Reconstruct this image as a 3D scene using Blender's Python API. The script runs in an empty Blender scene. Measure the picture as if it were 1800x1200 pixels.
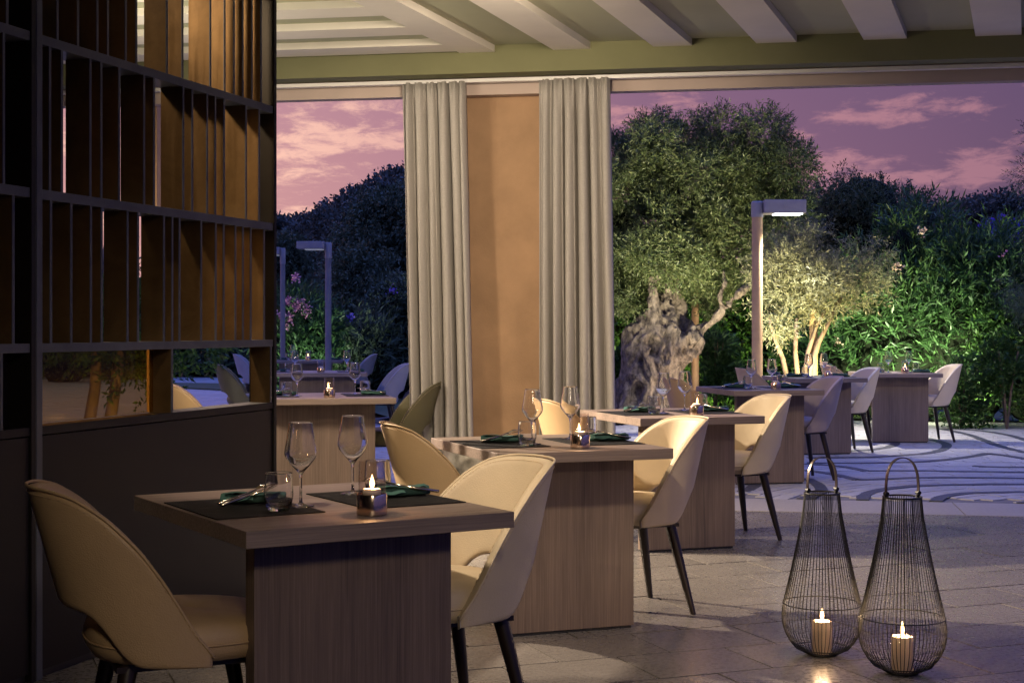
import bpy, math, random
import numpy as np
from mathutils import Vector, noise as mnoise
R = math.radians
random.seed(7); RNG = np.random.default_rng(7)
scn = bpy.context.scene
COL = scn.collection

# ------------------------------------------------------------------ camera
F, CX, HY, CH = 2600.0, 900.0, 576.4, 1.236          # focal length in photo pixels, horizon row, eye height
cam_d = bpy.data.cameras.new('camera'); cam = bpy.data.objects.new('camera', cam_d); COL.objects.link(cam)
cam.location = (0, 0, CH); cam.rotation_euler = (R(90), 0, 0)
cam_d.sensor_width = 36; cam_d.lens = F / 1800 * 36; cam_d.shift_y = -(600 - HY) / 1800
cam_d.clip_start = 0.05; cam_d.clip_end = 2000
scn.camera = cam
scn.view_settings.view_transform = 'Standard'; scn.view_settings.look = 'None'
scn.view_settings.exposure = 0; scn.view_settings.gamma = 1
scn.render.engine = 'CYCLES'
cy = scn.cycles
cy.use_denoising = True; cy.max_bounces = 12; cy.transparent_max_bounces = 16
cy.diffuse_bounces = 3; cy.glossy_bounces = 4; cy.transmission_bounces = 10
cy.caustics_reflective = False; cy.caustics_refractive = False
cy.sample_clamp_indirect = 4.0
cy.use_adaptive_sampling = True; cy.adaptive_threshold = .04

# ------------------------------------------------------------------ world: dusk sky
def build_world():
    w = bpy.data.worlds.new('World'); scn.world = w; w.use_nodes = True
    nt = w.node_tree; N = nt.nodes; L = nt.links
    N.clear()
    out = N.new('ShaderNodeOutputWorld'); bg = N.new('ShaderNodeBackground'); L.new(bg.outputs[0], out.inputs[0])
    tc = N.new('ShaderNodeTexCoord')
    nrm = N.new('ShaderNodeVectorMath'); nrm.operation = 'NORMALIZE'; L.new(tc.outputs['Generated'], nrm.inputs[0])
    sep = N.new('ShaderNodeSeparateXYZ'); L.new(nrm.outputs[0], sep.inputs[0])
    def math_(op, a, b=None, clamp=False):
        n = N.new('ShaderNodeMath'); n.operation = op; n.use_clamp = clamp
        for i, v in enumerate((a, b)):
            if v is None: continue
            if isinstance(v, (int, float)): n.inputs[i].default_value = v
            else: L.new(v, n.inputs[i])
        return n.outputs[0]
    # closeness to the afterglow, which lies left of the view
    dot = N.new('ShaderNodeVectorMath'); dot.operation = 'DOT_PRODUCT'
    L.new(nrm.outputs[0], dot.inputs[0]); dot.inputs[1].default_value = (-math.sin(R(50)), math.cos(R(50)), 0)
    def ramp(fac, stops):
        r = N.new('ShaderNodeValToRGB'); L.new(fac, r.inputs[0])
        e = r.color_ramp.elements
        e[0].position, e[0].color = stops[0][0], (*stops[0][1], 1)
        e[1].position, e[1].color = stops[-1][0], (*stops[-1][1], 1)
        for p, c in stops[1:-1]:
            k = e.new(p); k.color = (*c, 1)
        return r.outputs[0]
    low = ramp(dot.outputs['Value'], [(0.0, (.06, .045, .13)), (.36, (.165, .086, .132)), (.55, (.30, .135, .20)), (.76, (.64, .315, .285)), (1.0, (.75, .38, .29))])
    mid = ramp(dot.outputs['Value'], [(0.0, (.06, .055, .17)), (.36, (.122, .074, .148)), (.55, (.205, .112, .19)), (.76, (.46, .235, .285)), (1.0, (.55, .28, .29))])
    t1 = math_('DIVIDE', sep.outputs['Z'], .17, True)
    def mix(f, a, b):
        m = N.new('ShaderNodeMix'); m.data_type = 'RGBA'
        if isinstance(f, (int, float)): m.inputs[0].default_value = f
        else: L.new(f, m.inputs[0])
        for i, v in ((6, a), (7, b)):
            if isinstance(v, tuple): m.inputs[i].default_value = (*v, 1)
            else: L.new(v, m.inputs[i])
        return m.outputs[2]
    base = mix(t1, low, mid)
    mr = N.new('ShaderNodeMapRange'); mr.interpolation_type = 'SMOOTHSTEP'
    L.new(sep.outputs['Z'], mr.inputs[0]); mr.inputs[1].default_value = .16; mr.inputs[2].default_value = .75
    base = mix(mr.outputs[0], base, ZENITH)
    # clouds on a flat layer overhead
    zz = math_('ADD', sep.outputs['Z'], .13)
    cx = math_('DIVIDE', sep.outputs['X'], zz); cyy = math_('DIVIDE', sep.outputs['Y'], zz)
    cb = N.new('ShaderNodeCombineXYZ'); L.new(cx, cb.inputs[0]); L.new(cyy, cb.inputs[1])
    mp = N.new('ShaderNodeMapping'); L.new(cb.outputs[0], mp.inputs[0])
    mp.inputs['Rotation'].default_value = (0, 0, R(20)); mp.inputs['Scale'].default_value = (1.0, .8, 1); mp.inputs['Location'].default_value = CLOUD_LOC
    n1 = N.new('ShaderNodeTexNoise'); L.new(mp.outputs[0], n1.inputs[0]); n1.inputs['Scale'].default_value = 2.4
    n1.inputs['Detail'].default_value = 3; n1.inputs['Roughness'].default_value = .5
    n2 = N.new('ShaderNodeTexNoise'); L.new(mp.outputs[0], n2.inputs[0]); n2.inputs['Scale'].default_value = 9
    n2.inputs['Detail'].default_value = 12; n2.inputs['Roughness'].default_value = .7; n2.inputs['Distortion'].default_value = .35
    s = math_('ADD', math_('MULTIPLY', n1.outputs[0], .9), math_('MULTIPLY', n2.outputs[0], .62))
    m2 = N.new('ShaderNodeMapRange'); m2.interpolation_type = 'SMOOTHSTEP'; L.new(s, m2.inputs[0])
    m2.inputs[1].default_value = .745; m2.inputs[2].default_value = .91
    fade = math_('MULTIPLY', m2.outputs[0], .85)
    ccol = ramp(dot.outputs['Value'], [(0.0, (.12, .08, .18)), (.36, (.36, .17, .22)), (.58, (.50, .24, .27)), (.76, (.95, .56, .43)), (1.0, (1, .6, .42))])
    base = mix(fade, base, ccol)
    L.new(base, bg.inputs[0]); bg.inputs[1].default_value = SKY_STRENGTH
ZENITH = (.17, .32, 1.36); SKY_STRENGTH = 1.15; CLOUD_LOC = (3.1, 1.7, 0)
build_world()

# ------------------------------------------------------------------ helpers
def P(px, py, Y):            # the world point that a photo pixel shows at depth Y
    return Vector(((px - CX) / F * Y, Y, CH - (py - HY) / F * Y))
def G(px, py):               # the ground point under a photo pixel
    Y = F * CH / (py - HY); return Vector(((px - CX) / F * Y, Y, 0))

class MB:
    def __init__(s): s.v = []; s.f = []
    def add(s, v, f):
        o = len(s.v); s.v += [tuple(p) for p in v]; s.f += [tuple(i + o for i in q) for q in f]; return s
    def box(s, a, b):
        x0, y0, z0 = a; x1, y1, z1 = b
        return s.add([(x0,y0,z0),(x1,y0,z0),(x1,y1,z0),(x0,y1,z0),(x0,y0,z1),(x1,y0,z1),(x1,y1,z1),(x0,y1,z1)],
                     [(0,3,2,1),(4,5,6,7),(0,1,5,4),(1,2,6,5),(2,3,7,6),(3,0,4,7)])
    def prism(s, poly, z0, z1):            # convex polygon counter-clockwise
        n = len(poly)
        v = [(p[0], p[1], z0) for p in poly] + [(p[0], p[1], z1) for p in poly]
        return s.add(v, [tuple(range(n - 1, -1, -1)), tuple(range(n, 2 * n))] + [(i, (i + 1) % n, n + (i + 1) % n, n + i) for i in range(n)])
    def obox(s, p, q, w, z0, z1):          # box between two ground points, width w to the left of p->q
        p = Vector(p[:2]); q = Vector(q[:2]); d = (q - p).normalized(); n = Vector((-d.y, d.x)) * w
        return s.prism([p, q, q + n, p + n] if w > 0 else [p + n, q + n, q, p], z0, z1)
    def lathe(s, prof, n=24, c=(0, 0, 0), closed=False):
        v = []; f = []; m = len(prof)
        for r, z in prof:
            for k in range(n):
                a = 2 * math.pi * k / n; v.append((c[0] + r * math.cos(a), c[1] + r * math.sin(a), c[2] + z))
        for j in range(m - 1 if not closed else m):
            for k in range(n):
                f.append((j * n + k, j * n + (k + 1) % n, ((j + 1) % m) * n + (k + 1) % n, ((j + 1) % m) * n + k))
        if not closed:
            f.append(tuple(range(n - 1, -1, -1))); f.append(tuple((m - 1) * n + k for k in range(n)))
        return s.add(v, f)
    def tube(s, pts, rad, n=8, cap=True):
        pts = [Vector(p) for p in pts]
        if isinstance(rad, (int, float)): rad = [rad] * len(pts)
        v = []; f = []; up = None
        for i, p in enumerate(pts):
            d = (pts[min(i + 1, len(pts) - 1)] - pts[max(i - 1, 0)]).normalized()
            if up is None:
                up = Vector((0, 0, 1)) if abs(d.z) < .9 else Vector((1, 0, 0))
            a = d.cross(up).normalized(); up = a.cross(d).normalized()
            for k in range(n):
                t = 2 * math.pi * k / n; v.append(p + (a * math.cos(t) + up * math.sin(t)) * rad[i])
        for i in range(len(pts) - 1):
            for k in range(n):
                f.append((i * n + k, i * n + (k + 1) % n, (i + 1) * n + (k + 1) % n, (i + 1) * n + k))
        if cap:
            f.append(tuple(range(n - 1, -1, -1))); f.append(tuple((len(pts) - 1) * n + k for k in range(n)))
        return s.add(v, f)
    def grid(s, fn, nu, nv):
        v = [fn(i / (nu - 1), j / (nv - 1)) for i in range(nu) for j in range(nv)]
        return s.add(v, [(i * nv + j, (i + 1) * nv + j, (i + 1) * nv + j + 1, i * nv + j + 1) for i in range(nu - 1) for j in range(nv - 1)])
    def mesh(s, name, mat=None, smooth=False):
        m = bpy.data.meshes.new(name); m.from_pydata(s.v, [], s.f); m.update()
        if mat: m.materials.append(mat)
        if smooth: m.polygons.foreach_set('use_smooth', [True] * len(m.polygons))
        return m
    def build(s, name, mat, parent=None, smooth=False, loc=None, rz=0):
        return link(name, s.mesh(name, mat, smooth), parent, loc, rz)
def link(name, me, parent=None, loc=None, rz=0):
    o = bpy.data.objects.new(name, me); COL.objects.link(o)
    if parent is not None: o.parent = parent
    if loc is not None: o.location = loc
    o.rotation_euler.z = rz
    return o
def empty(name, loc=(0, 0, 0), rz=0):
    o = link(name, None, None, loc, rz); o.empty_display_size = .05; return o
def tag(o, label=None, cat=None, group=None, kind=None):
    for k, v in (('label', label), ('category', cat), ('group', group), ('kind', kind)):
        if v: o[k] = v
    return o
def struct(o): o['kind'] = 'structure'; return o
def copy_tree(o, parent=None):
    c = o.copy(); COL.objects.link(c)
    if parent is not None: c.parent = parent
    for ch in list(o.children): copy_tree(ch, c)
    return c
def bevel(o, w=.003, seg=2):
    m = o.modifiers.new('bevel', 'BEVEL'); m.width = w; m.segments = seg; m.limit_method = 'ANGLE'; return o
def subsurf(o, n=1):
    m = o.modifiers.new('subsurf', 'SUBSURF'); m.levels = n; m.render_levels = n; return o
def autosmooth(me, ang=40):
    me.polygons.foreach_set('use_smooth', [True] * len(me.polygons))
    try: me.set_sharp_from_angle(angle=R(ang))
    except Exception: pass

# ------------------------------------------------------------------ materials
def mat(name, col=(.5, .5, .5), rough=.5, metal=0.0, spec=.5, emis=None, estr=0, **kw):
    m = bpy.data.materials.new(name); m.use_nodes = True
    b = m.node_tree.nodes['Principled BSDF']
    b.inputs['Base Color'].default_value = (*col, 1); b.inputs['Roughness'].default_value = rough
    b.inputs['Metallic'].default_value = metal; b.inputs['Specular IOR Level'].default_value = spec
    if emis: b.inputs['Emission Color'].default_value = (*emis, 1); b.inputs['Emission Strength'].default_value = estr
    return m
class NT:
    def __init__(s, m): s.t = m.node_tree; s.N = s.t.nodes; s.L = s.t.links; s.b = s.N['Principled BSDF']
    def tc(s, kind='Object', scale=(1, 1, 1), rot=(0, 0, 0)):
        t = s.N.new('ShaderNodeTexCoord'); mp = s.N.new('ShaderNodeMapping'); s.L.new(t.outputs[kind], mp.inputs[0])
        mp.inputs['Scale'].default_value = scale; mp.inputs['Rotation'].default_value = rot; return mp.outputs[0]
    def noise(s, vec, scale=5, detail=5, rough=.55, dist=0):
        n = s.N.new('ShaderNodeTexNoise'); s.L.new(vec, n.inputs['Vector'])
        n.inputs['Scale'].default_value = scale; n.inputs['Detail'].default_value = detail
        n.inputs['Roughness'].default_value = rough; n.inputs['Distortion'].default_value = dist; return n.outputs[0]
    def ramp(s, fac, stops):
        r = s.N.new('ShaderNodeValToRGB'); s.L.new(fac, r.inputs[0]); e = r.color_ramp.elements
        e[0].position, e[0].color = stops[0][0], (*stops[0][1], 1); e[1].position, e[1].color = stops[-1][0], (*stops[-1][1], 1)
        for p, c in stops[1:-1]: e.new(p).color = (*c, 1)
        return r.outputs[0]
    def mix(s, f, a, b, mode='MIX'):
        m = s.N.new('ShaderNodeMix'); m.data_type = 'RGBA'; m.blend_type = mode
        if isinstance(f, (int, float)): m.inputs[0].default_value = f
        else: s.L.new(f, m.inputs[0])
        for i, v in ((6, a), (7, b)):
            if isinstance(v, tuple): m.inputs[i].default_value = (*v, 1)
            else: s.L.new(v, m.inputs[i])
        return m.outputs[2]
    def mr(s, v, a, b, c, d):
        n = s.N.new('ShaderNodeMapRange'); s.L.new(v, n.inputs[0])
        for i, q in enumerate((a, b, c, d)): n.inputs[i + 1].default_value = q
        return n.outputs[0]
    def col(s, v): s.L.new(v, s.b.inputs['Base Color'])
    def rough(s, v): s.L.new(v, s.b.inputs['Roughness'])
    def bump(s, v, strength=.3, dist=.01):
        n = s.N.new('ShaderNodeBump'); s.L.new(v, n.inputs['Height']); n.inputs['Strength'].default_value = strength
        n.inputs['Distance'].default_value = dist; s.L.new(n.outputs[0], s.b.inputs['Normal'])
    def rnd(s): return s.N.new('ShaderNodeObjectInfo').outputs['Random']
    def island(s): return s.N.new('ShaderNodeNewGeometry').outputs['Random Per Island']

def wood_mat(name, axis, dark, light):
    m = mat(name, light, .42); n = NT(m)
    sc = {'x': (1.2, 70, 70), 'z': (70, 70, 1.2)}[axis]
    def off(vec):
        k = n.N.new('ShaderNodeMath'); k.operation = 'MULTIPLY'; n.L.new(n.rnd(), k.inputs[0]); k.inputs[1].default_value = 173.0
        a = n.N.new('ShaderNodeVectorMath'); n.L.new(vec, a.inputs[0]); n.L.new(k.outputs[0], a.inputs[1]); return a.outputs[0]
    v = off(n.tc('Object', sc))
    big = n.noise(off(n.tc('Object', {'x': (.3, 9, 9), 'z': (9, 9, .3)}[axis])), 1, 3)
    g = n.noise(v, 1.6, 6, .65); g2 = n.noise(n.tc('Object', tuple(k * 3 for k in sc)), 1.3, 3, .7)
    c = n.ramp(g, [(.3, dark), (.68, light)])
    c = n.mix(n.mr(g2, .35, .65, .0, .55), c, tuple(k * .55 for k in dark))
    c = n.mix(n.mr(big, .3, .7, 0, .35), c, tuple(k * 1.25 for k in light))
    n.col(c); n.rough(n.mr(g, .3, .7, .5, .34)); n.bump(g2, .25, .002); return m
def leather(name, col):
    m = mat(name, col, .5); n = NT(m)
    v = n.tc('Object'); a = n.noise(v, 6, 4); f = n.N.new('ShaderNodeTexVoronoi'); n.L.new(v, f.inputs[0]); f.inputs['Scale'].default_value = 260
    n.col(n.mix(n.mr(a, .3, .7, 0, .5), col, tuple(k * .78 for k in col)))
    n.rough(n.mr(a, .3, .7, .42, .58)); w2 = n.noise(v, 14, 4, .6, 1.2); ad = n.N.new('ShaderNodeMath'); ad.operation = 'MULTIPLY_ADD'; n.L.new(w2, ad.inputs[0]); ad.inputs[1].default_value = 2.2; n.L.new(f.outputs['Distance'], ad.inputs[2]); n.bump(ad.outputs[0], .22, .003); return m
def thin_glass(name, tint=(1, 1, 1), ior=1.5, edge=.35, rough=0.0):
    m = bpy.data.materials.new(name); m.use_nodes = True; t = m.node_tree; t.nodes.clear()
    out = t.nodes.new('ShaderNodeOutputMaterial'); mx = t.nodes.new('ShaderNodeMixShader'); tr = t.nodes.new('ShaderNodeBsdfTransparent')
    gl = t.nodes.new('ShaderNodeBsdfGlossy'); gl.inputs['Roughness'].default_value = rough
    tr.inputs[0].default_value = (*tint, 1)
    lw = t.nodes.new('ShaderNodeLayerWeight'); lw.inputs[0].default_value = .5
    rp = t.nodes.new('ShaderNodeMapRange'); t.links.new(lw.outputs['Facing'], rp.inputs[0])
    for i, q in enumerate((.0, 1.0, .0, 1.0)): rp.inputs[i + 1].default_value = q
    pw = t.nodes.new('ShaderNodeMath'); pw.operation = 'POWER'; t.links.new(rp.outputs[0], pw.inputs[0]); pw.inputs[1].default_value = 4.5
    ad = t.nodes.new('ShaderNodeMath'); ad.operation = 'MULTIPLY_ADD'; t.links.new(pw.outputs[0], ad.inputs[0]); ad.inputs[1].default_value = edge; ad.inputs[2].default_value = .022
    t.links.new(ad.outputs[0], mx.inputs[0]); t.links.new(tr.outputs[0], mx.inputs[1]); t.links.new(gl.outputs[0], mx.inputs[2])
    t.links.new(mx.outputs[0], out.inputs[0]); return m
def plaster(name, col, var=.15, scale=2.5, bump=.15, rough=.8):
    m = mat(name, col, rough, spec=.3); n = NT(m); v = n.tc('Object')
    a = n.noise(v, scale, 6, .6); f = n.noise(v, 90, 3, .6)
    n.col(n.mix(n.mr(a, .3, .7, 0, 1), tuple(k * (1 - var) for k in col), tuple(min(1, k * (1 + var)) for k in col)))
    n.bump(f, bump, .004); return m
def leaf_mat(name, c0, c1, c2, trans=.35, rough=.45):
    m = mat(name, c0, rough, spec=.4); n = NT(m); r = n.island()
    c = n.ramp(r, [(0, c0), (.55, c1), (1, c2)]); n.col(c)
    t = n.N.new('ShaderNodeBsdfTranslucent'); n.L.new(c, t.inputs[0])
    mx = n.N.new('ShaderNodeMixShader'); mx.inputs[0].default_value = trans
    n.L.new(n.b.outputs[0], mx.inputs[1]); n.L.new(t.outputs[0], mx.inputs[2])
    n.L.new(mx.outputs[0], n.N['Material Output'].inputs[0]); return m
def stone(name, ca, cb, rough=.5, scale=4, bump=.12):
    m = mat(name, ca, rough); n = NT(m)
    v = n.tc('Object'); r = n.rnd(); isl = n.island()
    ad = n.N.new('ShaderNodeVectorMath'); n.L.new(v, ad.inputs[0]); cb_ = n.N.new('ShaderNodeCombineXYZ')
    k = n.N.new('ShaderNodeMath'); k.operation = 'MULTIPLY'; n.L.new(r, k.inputs[0]); k.inputs[1].default_value = 90
    n.L.new(k.outputs[0], cb_.inputs[0]); n.L.new(k.outputs[0], cb_.inputs[1]); n.L.new(cb_.outputs[0], ad.inputs[1])
    a = n.noise(ad.outputs[0], scale, 7, .62, .6); f = n.noise(ad.outputs[0], 45, 4, .6)
    c = n.ramp(a, [(.3, ca), (.7, cb)])
    mm = n.N.new('ShaderNodeMath'); mm.operation = 'ADD'; n.L.new(r, mm.inputs[0]); n.L.new(isl, mm.inputs[1])
    c = n.mix(n.mr(mm.outputs[0], .1, 1.9, 0, .8), c, tuple(q * .62 for q in ca)); n.col(c)
    n.rough(n.mr(f, .3, .7, rough - .08, rough + .12)); n.bump(f, bump, .003); return m

M = {}
M['wood_top'] = wood_mat('oak_top', 'x', (.13, .098, .085), (.32, .245, .205))
M['wood_panel'] = wood_mat('oak_panel', 'z', (.11, .080, .064), (.25, .18, .14))
M['tan'] = leather('tan_leather', (.50, .345, .19))
M['cream'] = leather('cream_leather', (.68, .555, .39))
M['olive'] = leather('olive_leather', (.13, .115, .055))
M['grey'] = leather('dusk_grey_leather', (.34, .32, .33))  # dusk light on the far chairs put into their leather colour
M['mauve'] = leather('shade_mauve_leather', (.40, .31, .27))  # lilac shade on one chair put into its leather colour
M['leg'] = mat('dark_leg', (.018, .010, .007), .38)
M['piping'] = mat('piping_leather', (.55, .40, .24), .5)
M['tagcloth'] = mat('tag_cloth', (.5, .46, .42), .8)
M['screen'] = plaster('bronze_lacquer', (.0085, .0065, .0065), .2, 3, .05, .5)
M['rail'] = plaster('sky_tinted_rail_lacquer', (.105, .115, .145), .2, 6, .08, .34)  # grey lacquer with the bluish sky reflection mixed into its colour
m = mat('fin_bronze', (.20, .105, .035), .42, metal=.55); n = NT(m); a = n.noise(n.tc('Object'), 3, 8, .7, .4); b2 = n.noise(n.tc('Object', (30, 30, 3)), 1, 4)
n.col(n.mix(n.mr(a, .3, .7, 0, 1), (.11, .065, .026), (.23, .145, .065))); n.rough(n.mr(b2, .3, .7, .32, .55)); M['fin'] = m
M['pane'] = thin_glass('amber_reflection_pane', (.80, .62, .30), edge=.5)  # warm tint deepened to amber to suggest the interior's reflection
def solid_glass(name, col=(1, 1, 1), ior=1.47):
    m = bpy.data.materials.new(name); m.use_nodes = True; t = m.node_tree; t.nodes.clear()
    o = t.nodes.new('ShaderNodeOutputMaterial'); g = t.nodes.new('ShaderNodeBsdfGlass'); g.inputs['Color'].default_value = (*col, 1); g.inputs['IOR'].default_value = ior; g.inputs['Roughness'].default_value = 0
    t.links.new(g.outputs[0], o.inputs[0]); return m
M['glass'] = solid_glass('clear_glass')
_t = M['pane'].node_tree; _o = [q for q in _t.nodes if q.type == 'OUTPUT_MATERIAL'][0]; _s = _o.inputs[0].links[0].from_socket; _m = _t.nodes.new('ShaderNodeMixShader'); _d = _t.nodes.new('ShaderNodeBsdfTranslucent'); _d.inputs[0].default_value = (.6, .42, .14, 1); _m.inputs[0].default_value = .05  # amber film paints the lit interior's reflection into the pane
_t.links.new(_s, _m.inputs[1]); _t.links.new(_d.outputs[0], _m.inputs[2]); _t.links.new(_m.outputs[0], _o.inputs[0])
M['candleglass'] = thin_glass('candle_glass', (.96, .93, .92), edge=.6)
M['chrome'] = mat('chrome', (.72, .57, .46), .16, metal=1)
M['steel'] = mat('cutlery_steel', (.55, .5, .42), .2, metal=1)
M['bandsteel'] = mat('lantern_handle_steel', (.16, .13, .12), .32, metal=1)
M['wire'] = mat('black_wire', (.005, .005, .005), .5)
m = mat('woven_placemat', (.02, .02, .022), .7, spec=.25); n = NT(m); a = n.noise(n.tc('Object', (12, 190, 1)), 1, 4, .6); n.col(n.mix(n.mr(a, .60, .70, 0, 1), (.007, .007, .008), (.17, .16, .15))); n.bump(a, .4, .003); M['mat'] = m  # pale streaks paint a sheen onto the black weave
m = mat('green_napkin', (.035, .10, .085), .85); n = NT(m); a = n.noise(n.tc('Object'), 300, 2); n.bump(a, .15, .002); M['napkin'] = m
M['wax'] = mat('cream_wax', (.88, .80, .65), .5)
M['wax'].node_tree.nodes['Principled BSDF'].inputs['Subsurface Weight'].default_value = 0; M['wax'].node_tree.nodes['Principled BSDF'].inputs['Subsurface Radius'].default_value = (1, .6, .3); M['wax'].node_tree.nodes['Principled BSDF'].inputs['Subsurface Scale'].default_value = .05
_t = M['wax'].node_tree; _m = _t.nodes.new('ShaderNodeMixShader'); _r = _t.nodes.new('ShaderNodeBsdfTranslucent'); _r.inputs[0].default_value = (.95, .88, .74, 1); _m.inputs[0].default_value = .6
_t.links.new(_t.nodes['Principled BSDF'].outputs[0], _m.inputs[1]); _t.links.new(_r.outputs[0], _m.inputs[2]); _t.links.new(_m.outputs[0], _t.nodes['Material Output'].inputs[0])
M['tealight'] = mat('tealight_wax', (.85, .75, .65), .5)
M['wick'] = mat('wick', (.02, .015, .01), .9)
M['flame'] = mat('flame', (1, .6, .25), .5, emis=(1, .62, .26), estr=26)
_t = M['flame'].node_tree; _t.nodes.clear(); _o = _t.nodes.new('ShaderNodeOutputMaterial'); _a = _t.nodes.new('ShaderNodeAddShader'); _e = _t.nodes.new('ShaderNodeEmission'); _e.inputs[0].default_value = (1, .60, .25, 1); _e.inputs[1].default_value = 4.2
_t.links.new(_e.outputs[0], _a.inputs[0]); _t.links.new(_t.nodes.new('ShaderNodeBsdfTransparent').outputs[0], _a.inputs[1]); _t.links.new(_a.outputs[0], _o.inputs[0])
M['stone_tile'] = stone('tile_stone', (.225, .203, .188), (.145, .130, .120), .27, 2.2, .05)
M['grout'] = plaster('grout', (.14, .12, .10), .2, 20)
M['paver'] = stone('paver_stone', (.50, .47, .44), (.38, .36, .34), .48, 5)
M['band'] = stone('basalt_band', (.075, .075, .085), (.05, .05, .055), .5, 9)
M['threshold'] = stone('threshold_stone', (.42, .38, .34), (.33, .30, .27), .42, 2)
M['pavejoint'] = plaster('paving_joint', (.16, .15, .15), .2, 12)
M['soil'] = plaster('soil', (.07, .05, .035), .35, 3, .6)
M['ceil'] = plaster('sage_ceiling', (.42, .42, .29), .06, 1.2, .04)
M['header'] = plaster('olive_header', (.19, .19, .10), .08, 2, .05)
M['beam'] = plaster('greige_beam', (.78, .73, .65), .05, 2, .05)
M['lintel'] = plaster('pink_lintel', (.52, .42, .37), .08, 2, .05)
M['track'] = mat('white_track', (.8, .78, .76), .35)
M['pillar'] = plaster('ochre_plaster', (.40, .25, .145), .18, 2.2, .6)
M['wall'] = plaster('interior_wall', (.38, .30, .22), .1)
m = mat('linen_curtain', (.45, .41, .37), .85); n = NT(m); a = n.noise(n.tc('Object', (60, 60, 400)), 1, 3); n.bump(a, .15, .002)
n.col(n.mix(n.mr(a, .3, .7, 0, 1), (.38, .355, .33), (.47, .44, .41))); M['curtain'] = m
m = mat('brushed_planter', (.42, .40, .36), .38, metal=.9); n = NT(m); a = n.noise(n.tc('Object'), 9, 6, .65); n.col(n.mix(n.mr(a, .3, .7, 0, 1), (.25, .23, .2), (.55, .52, .46))); n.rough(n.mr(a, .3, .7, .28, .55)); M['planter'] = m
M['post'] = plaster('post_paint', (.46, .30, .16), .12, 6, .08, .55)
M['postgrey'] = plaster('grey_post_paint', (.22, .21, .22), .1, 6, .08, .55)
M['lamphead'] = plaster('lamp_head_paint', (.30, .285, .29), .08, 8, .05, .45)
M['lampglow'] = mat('lamp_glass', (1, 1, 1), .4, emis=(.92, .96, 1), estr=9)
M['lampdim'] = mat('lamp_glass_off', (.7, .7, .72), .3, emis=(.85, .9, 1), estr=.15)
M['spotglow'] = mat('spot_lens', (1, 1, 1), .4, emis=(1, .8, .55), estr=6)
M['black'] = mat('black_metal', (.02, .02, .02), .5)
m = mat('olive_bark', (.24, .19, .14), .85); n = NT(m); v = n.tc('Object'); a = n.noise(v, 7, 8, .68, .8); b2 = n.noise(n.tc('Object', (9, 9, 5)), 1.6, 8, .7, .3)
n.col(n.mix(n.mr(b2, .38, .62, 0, 1), (.045, .034, .026), (.215, .172, .135))); n.bump(a, 1.0, .05); M['bark'] = m
M['stem'] = plaster('stem_bark', (.19, .135, .09), .3, 8, .4)
M['leaf_olive'] = leaf_mat('olive_leaf', (.055, .085, .028), (.095, .125, .045), (.18, .20, .085), .3)
M['leaf_olive_pale'] = leaf_mat('pale_olive_leaf', (.13, .14, .075), (.20, .205, .11), (.28, .27, .16), .3)
M['leaf_hedge'] = leaf_mat('hedge_leaf', (.022, .055, .012), (.04, .10, .018), (.09, .18, .03), .3)
M['leaf_ole'] = leaf_mat('oleander_leaf', (.028, .066, .020), (.05, .115, .032), (.10, .19, .06), .3)
M['leaf_dark'] = leaf_mat('dark_leaf', (.05, .075, .04), (.08, .115, .06), (.13, .16, .09), .15, .6)
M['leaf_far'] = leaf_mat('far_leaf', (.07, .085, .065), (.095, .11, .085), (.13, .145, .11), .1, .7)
M['leaf_con'] = leaf_mat('conifer_leaf', (.03, .06, .035), (.05, .09, .05), (.10, .13, .07), .2)
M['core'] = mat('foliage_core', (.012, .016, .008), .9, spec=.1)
M['petal'] = leaf_mat('pink_petal', (.55, .16, .30), (.62, .28, .45), (.72, .45, .55), .3)
M['petal_pale'] = leaf_mat('pale_petal', (.60, .42, .34), (.7, .52, .42), (.8, .62, .5), .3)
M['petal_blue'] = leaf_mat('violet_petal', (.10, .06, .42), (.14, .09, .55), (.25, .16, .65), .3)
m = mat('grass', (.05, .08, .025), .8); n = NT(m); a = n.noise(n.tc('Object'), 9, 6); n.col(n.mix(n.mr(a, .3, .7, 0, 1), (.03, .05, .015), (.075, .10, .035))); M['lawn'] = m
M['grassblade'] = leaf_mat('grass_blade', (.04, .07, .02), (.06, .10, .03), (.10, .12, .045), .25)
M['hill'] = plaster('hill_ground', (.03, .035, .03), .3, .2)

# ------------------------------------------------------------------ lamps (fixtures in view, and unseen ones added for the warm light)
def spot_lamp(parent, loc, target, watts, col, size=70, blend=.5, radius=.04):
    d = bpy.data.lights.new('lamp_light', 'SPOT'); d.energy = watts; d.color = col; d.spot_size = R(size); d.spot_blend = blend; d.shadow_soft_size = radius
    o = bpy.data.objects.new('lamp_light', d); COL.objects.link(o)
    o.location = loc; o.rotation_euler = (Vector(target) - Vector(loc)).to_track_quat('-Z', 'Y').to_euler()
    if parent is not None:
        o.parent = parent; o.location = Vector(loc) - parent.location
    return o
def point_lamp(parent, loc, watts, col, radius=.01):
    d = bpy.data.lights.new('flame_light', 'POINT'); d.energy = watts; d.color = col; d.shadow_soft_size = radius
    o = bpy.data.objects.new('flame_light', d); COL.objects.link(o); o.location = loc
    if parent is not None: o.parent = parent
    return o

# ------------------------------------------------------------------ ground, floor, paving
struct(MB().prism([(-400, -60), (400, -60), (400, 900), (-400, 900)], -.3, -.06).build('ground', M['soil']))
def wallY(X): return 10.9 - .172 * X
W0, W1 = (-9.0, wallY(-9.0)), (7.5, wallY(7.5))
WD = Vector((1, -.172)).normalized(); WN = Vector((-WD.y, WD.x))     # along the opening, and outward from it
def wpt(X, off=0): return Vector((X, wallY(X))) + WN * off

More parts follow.
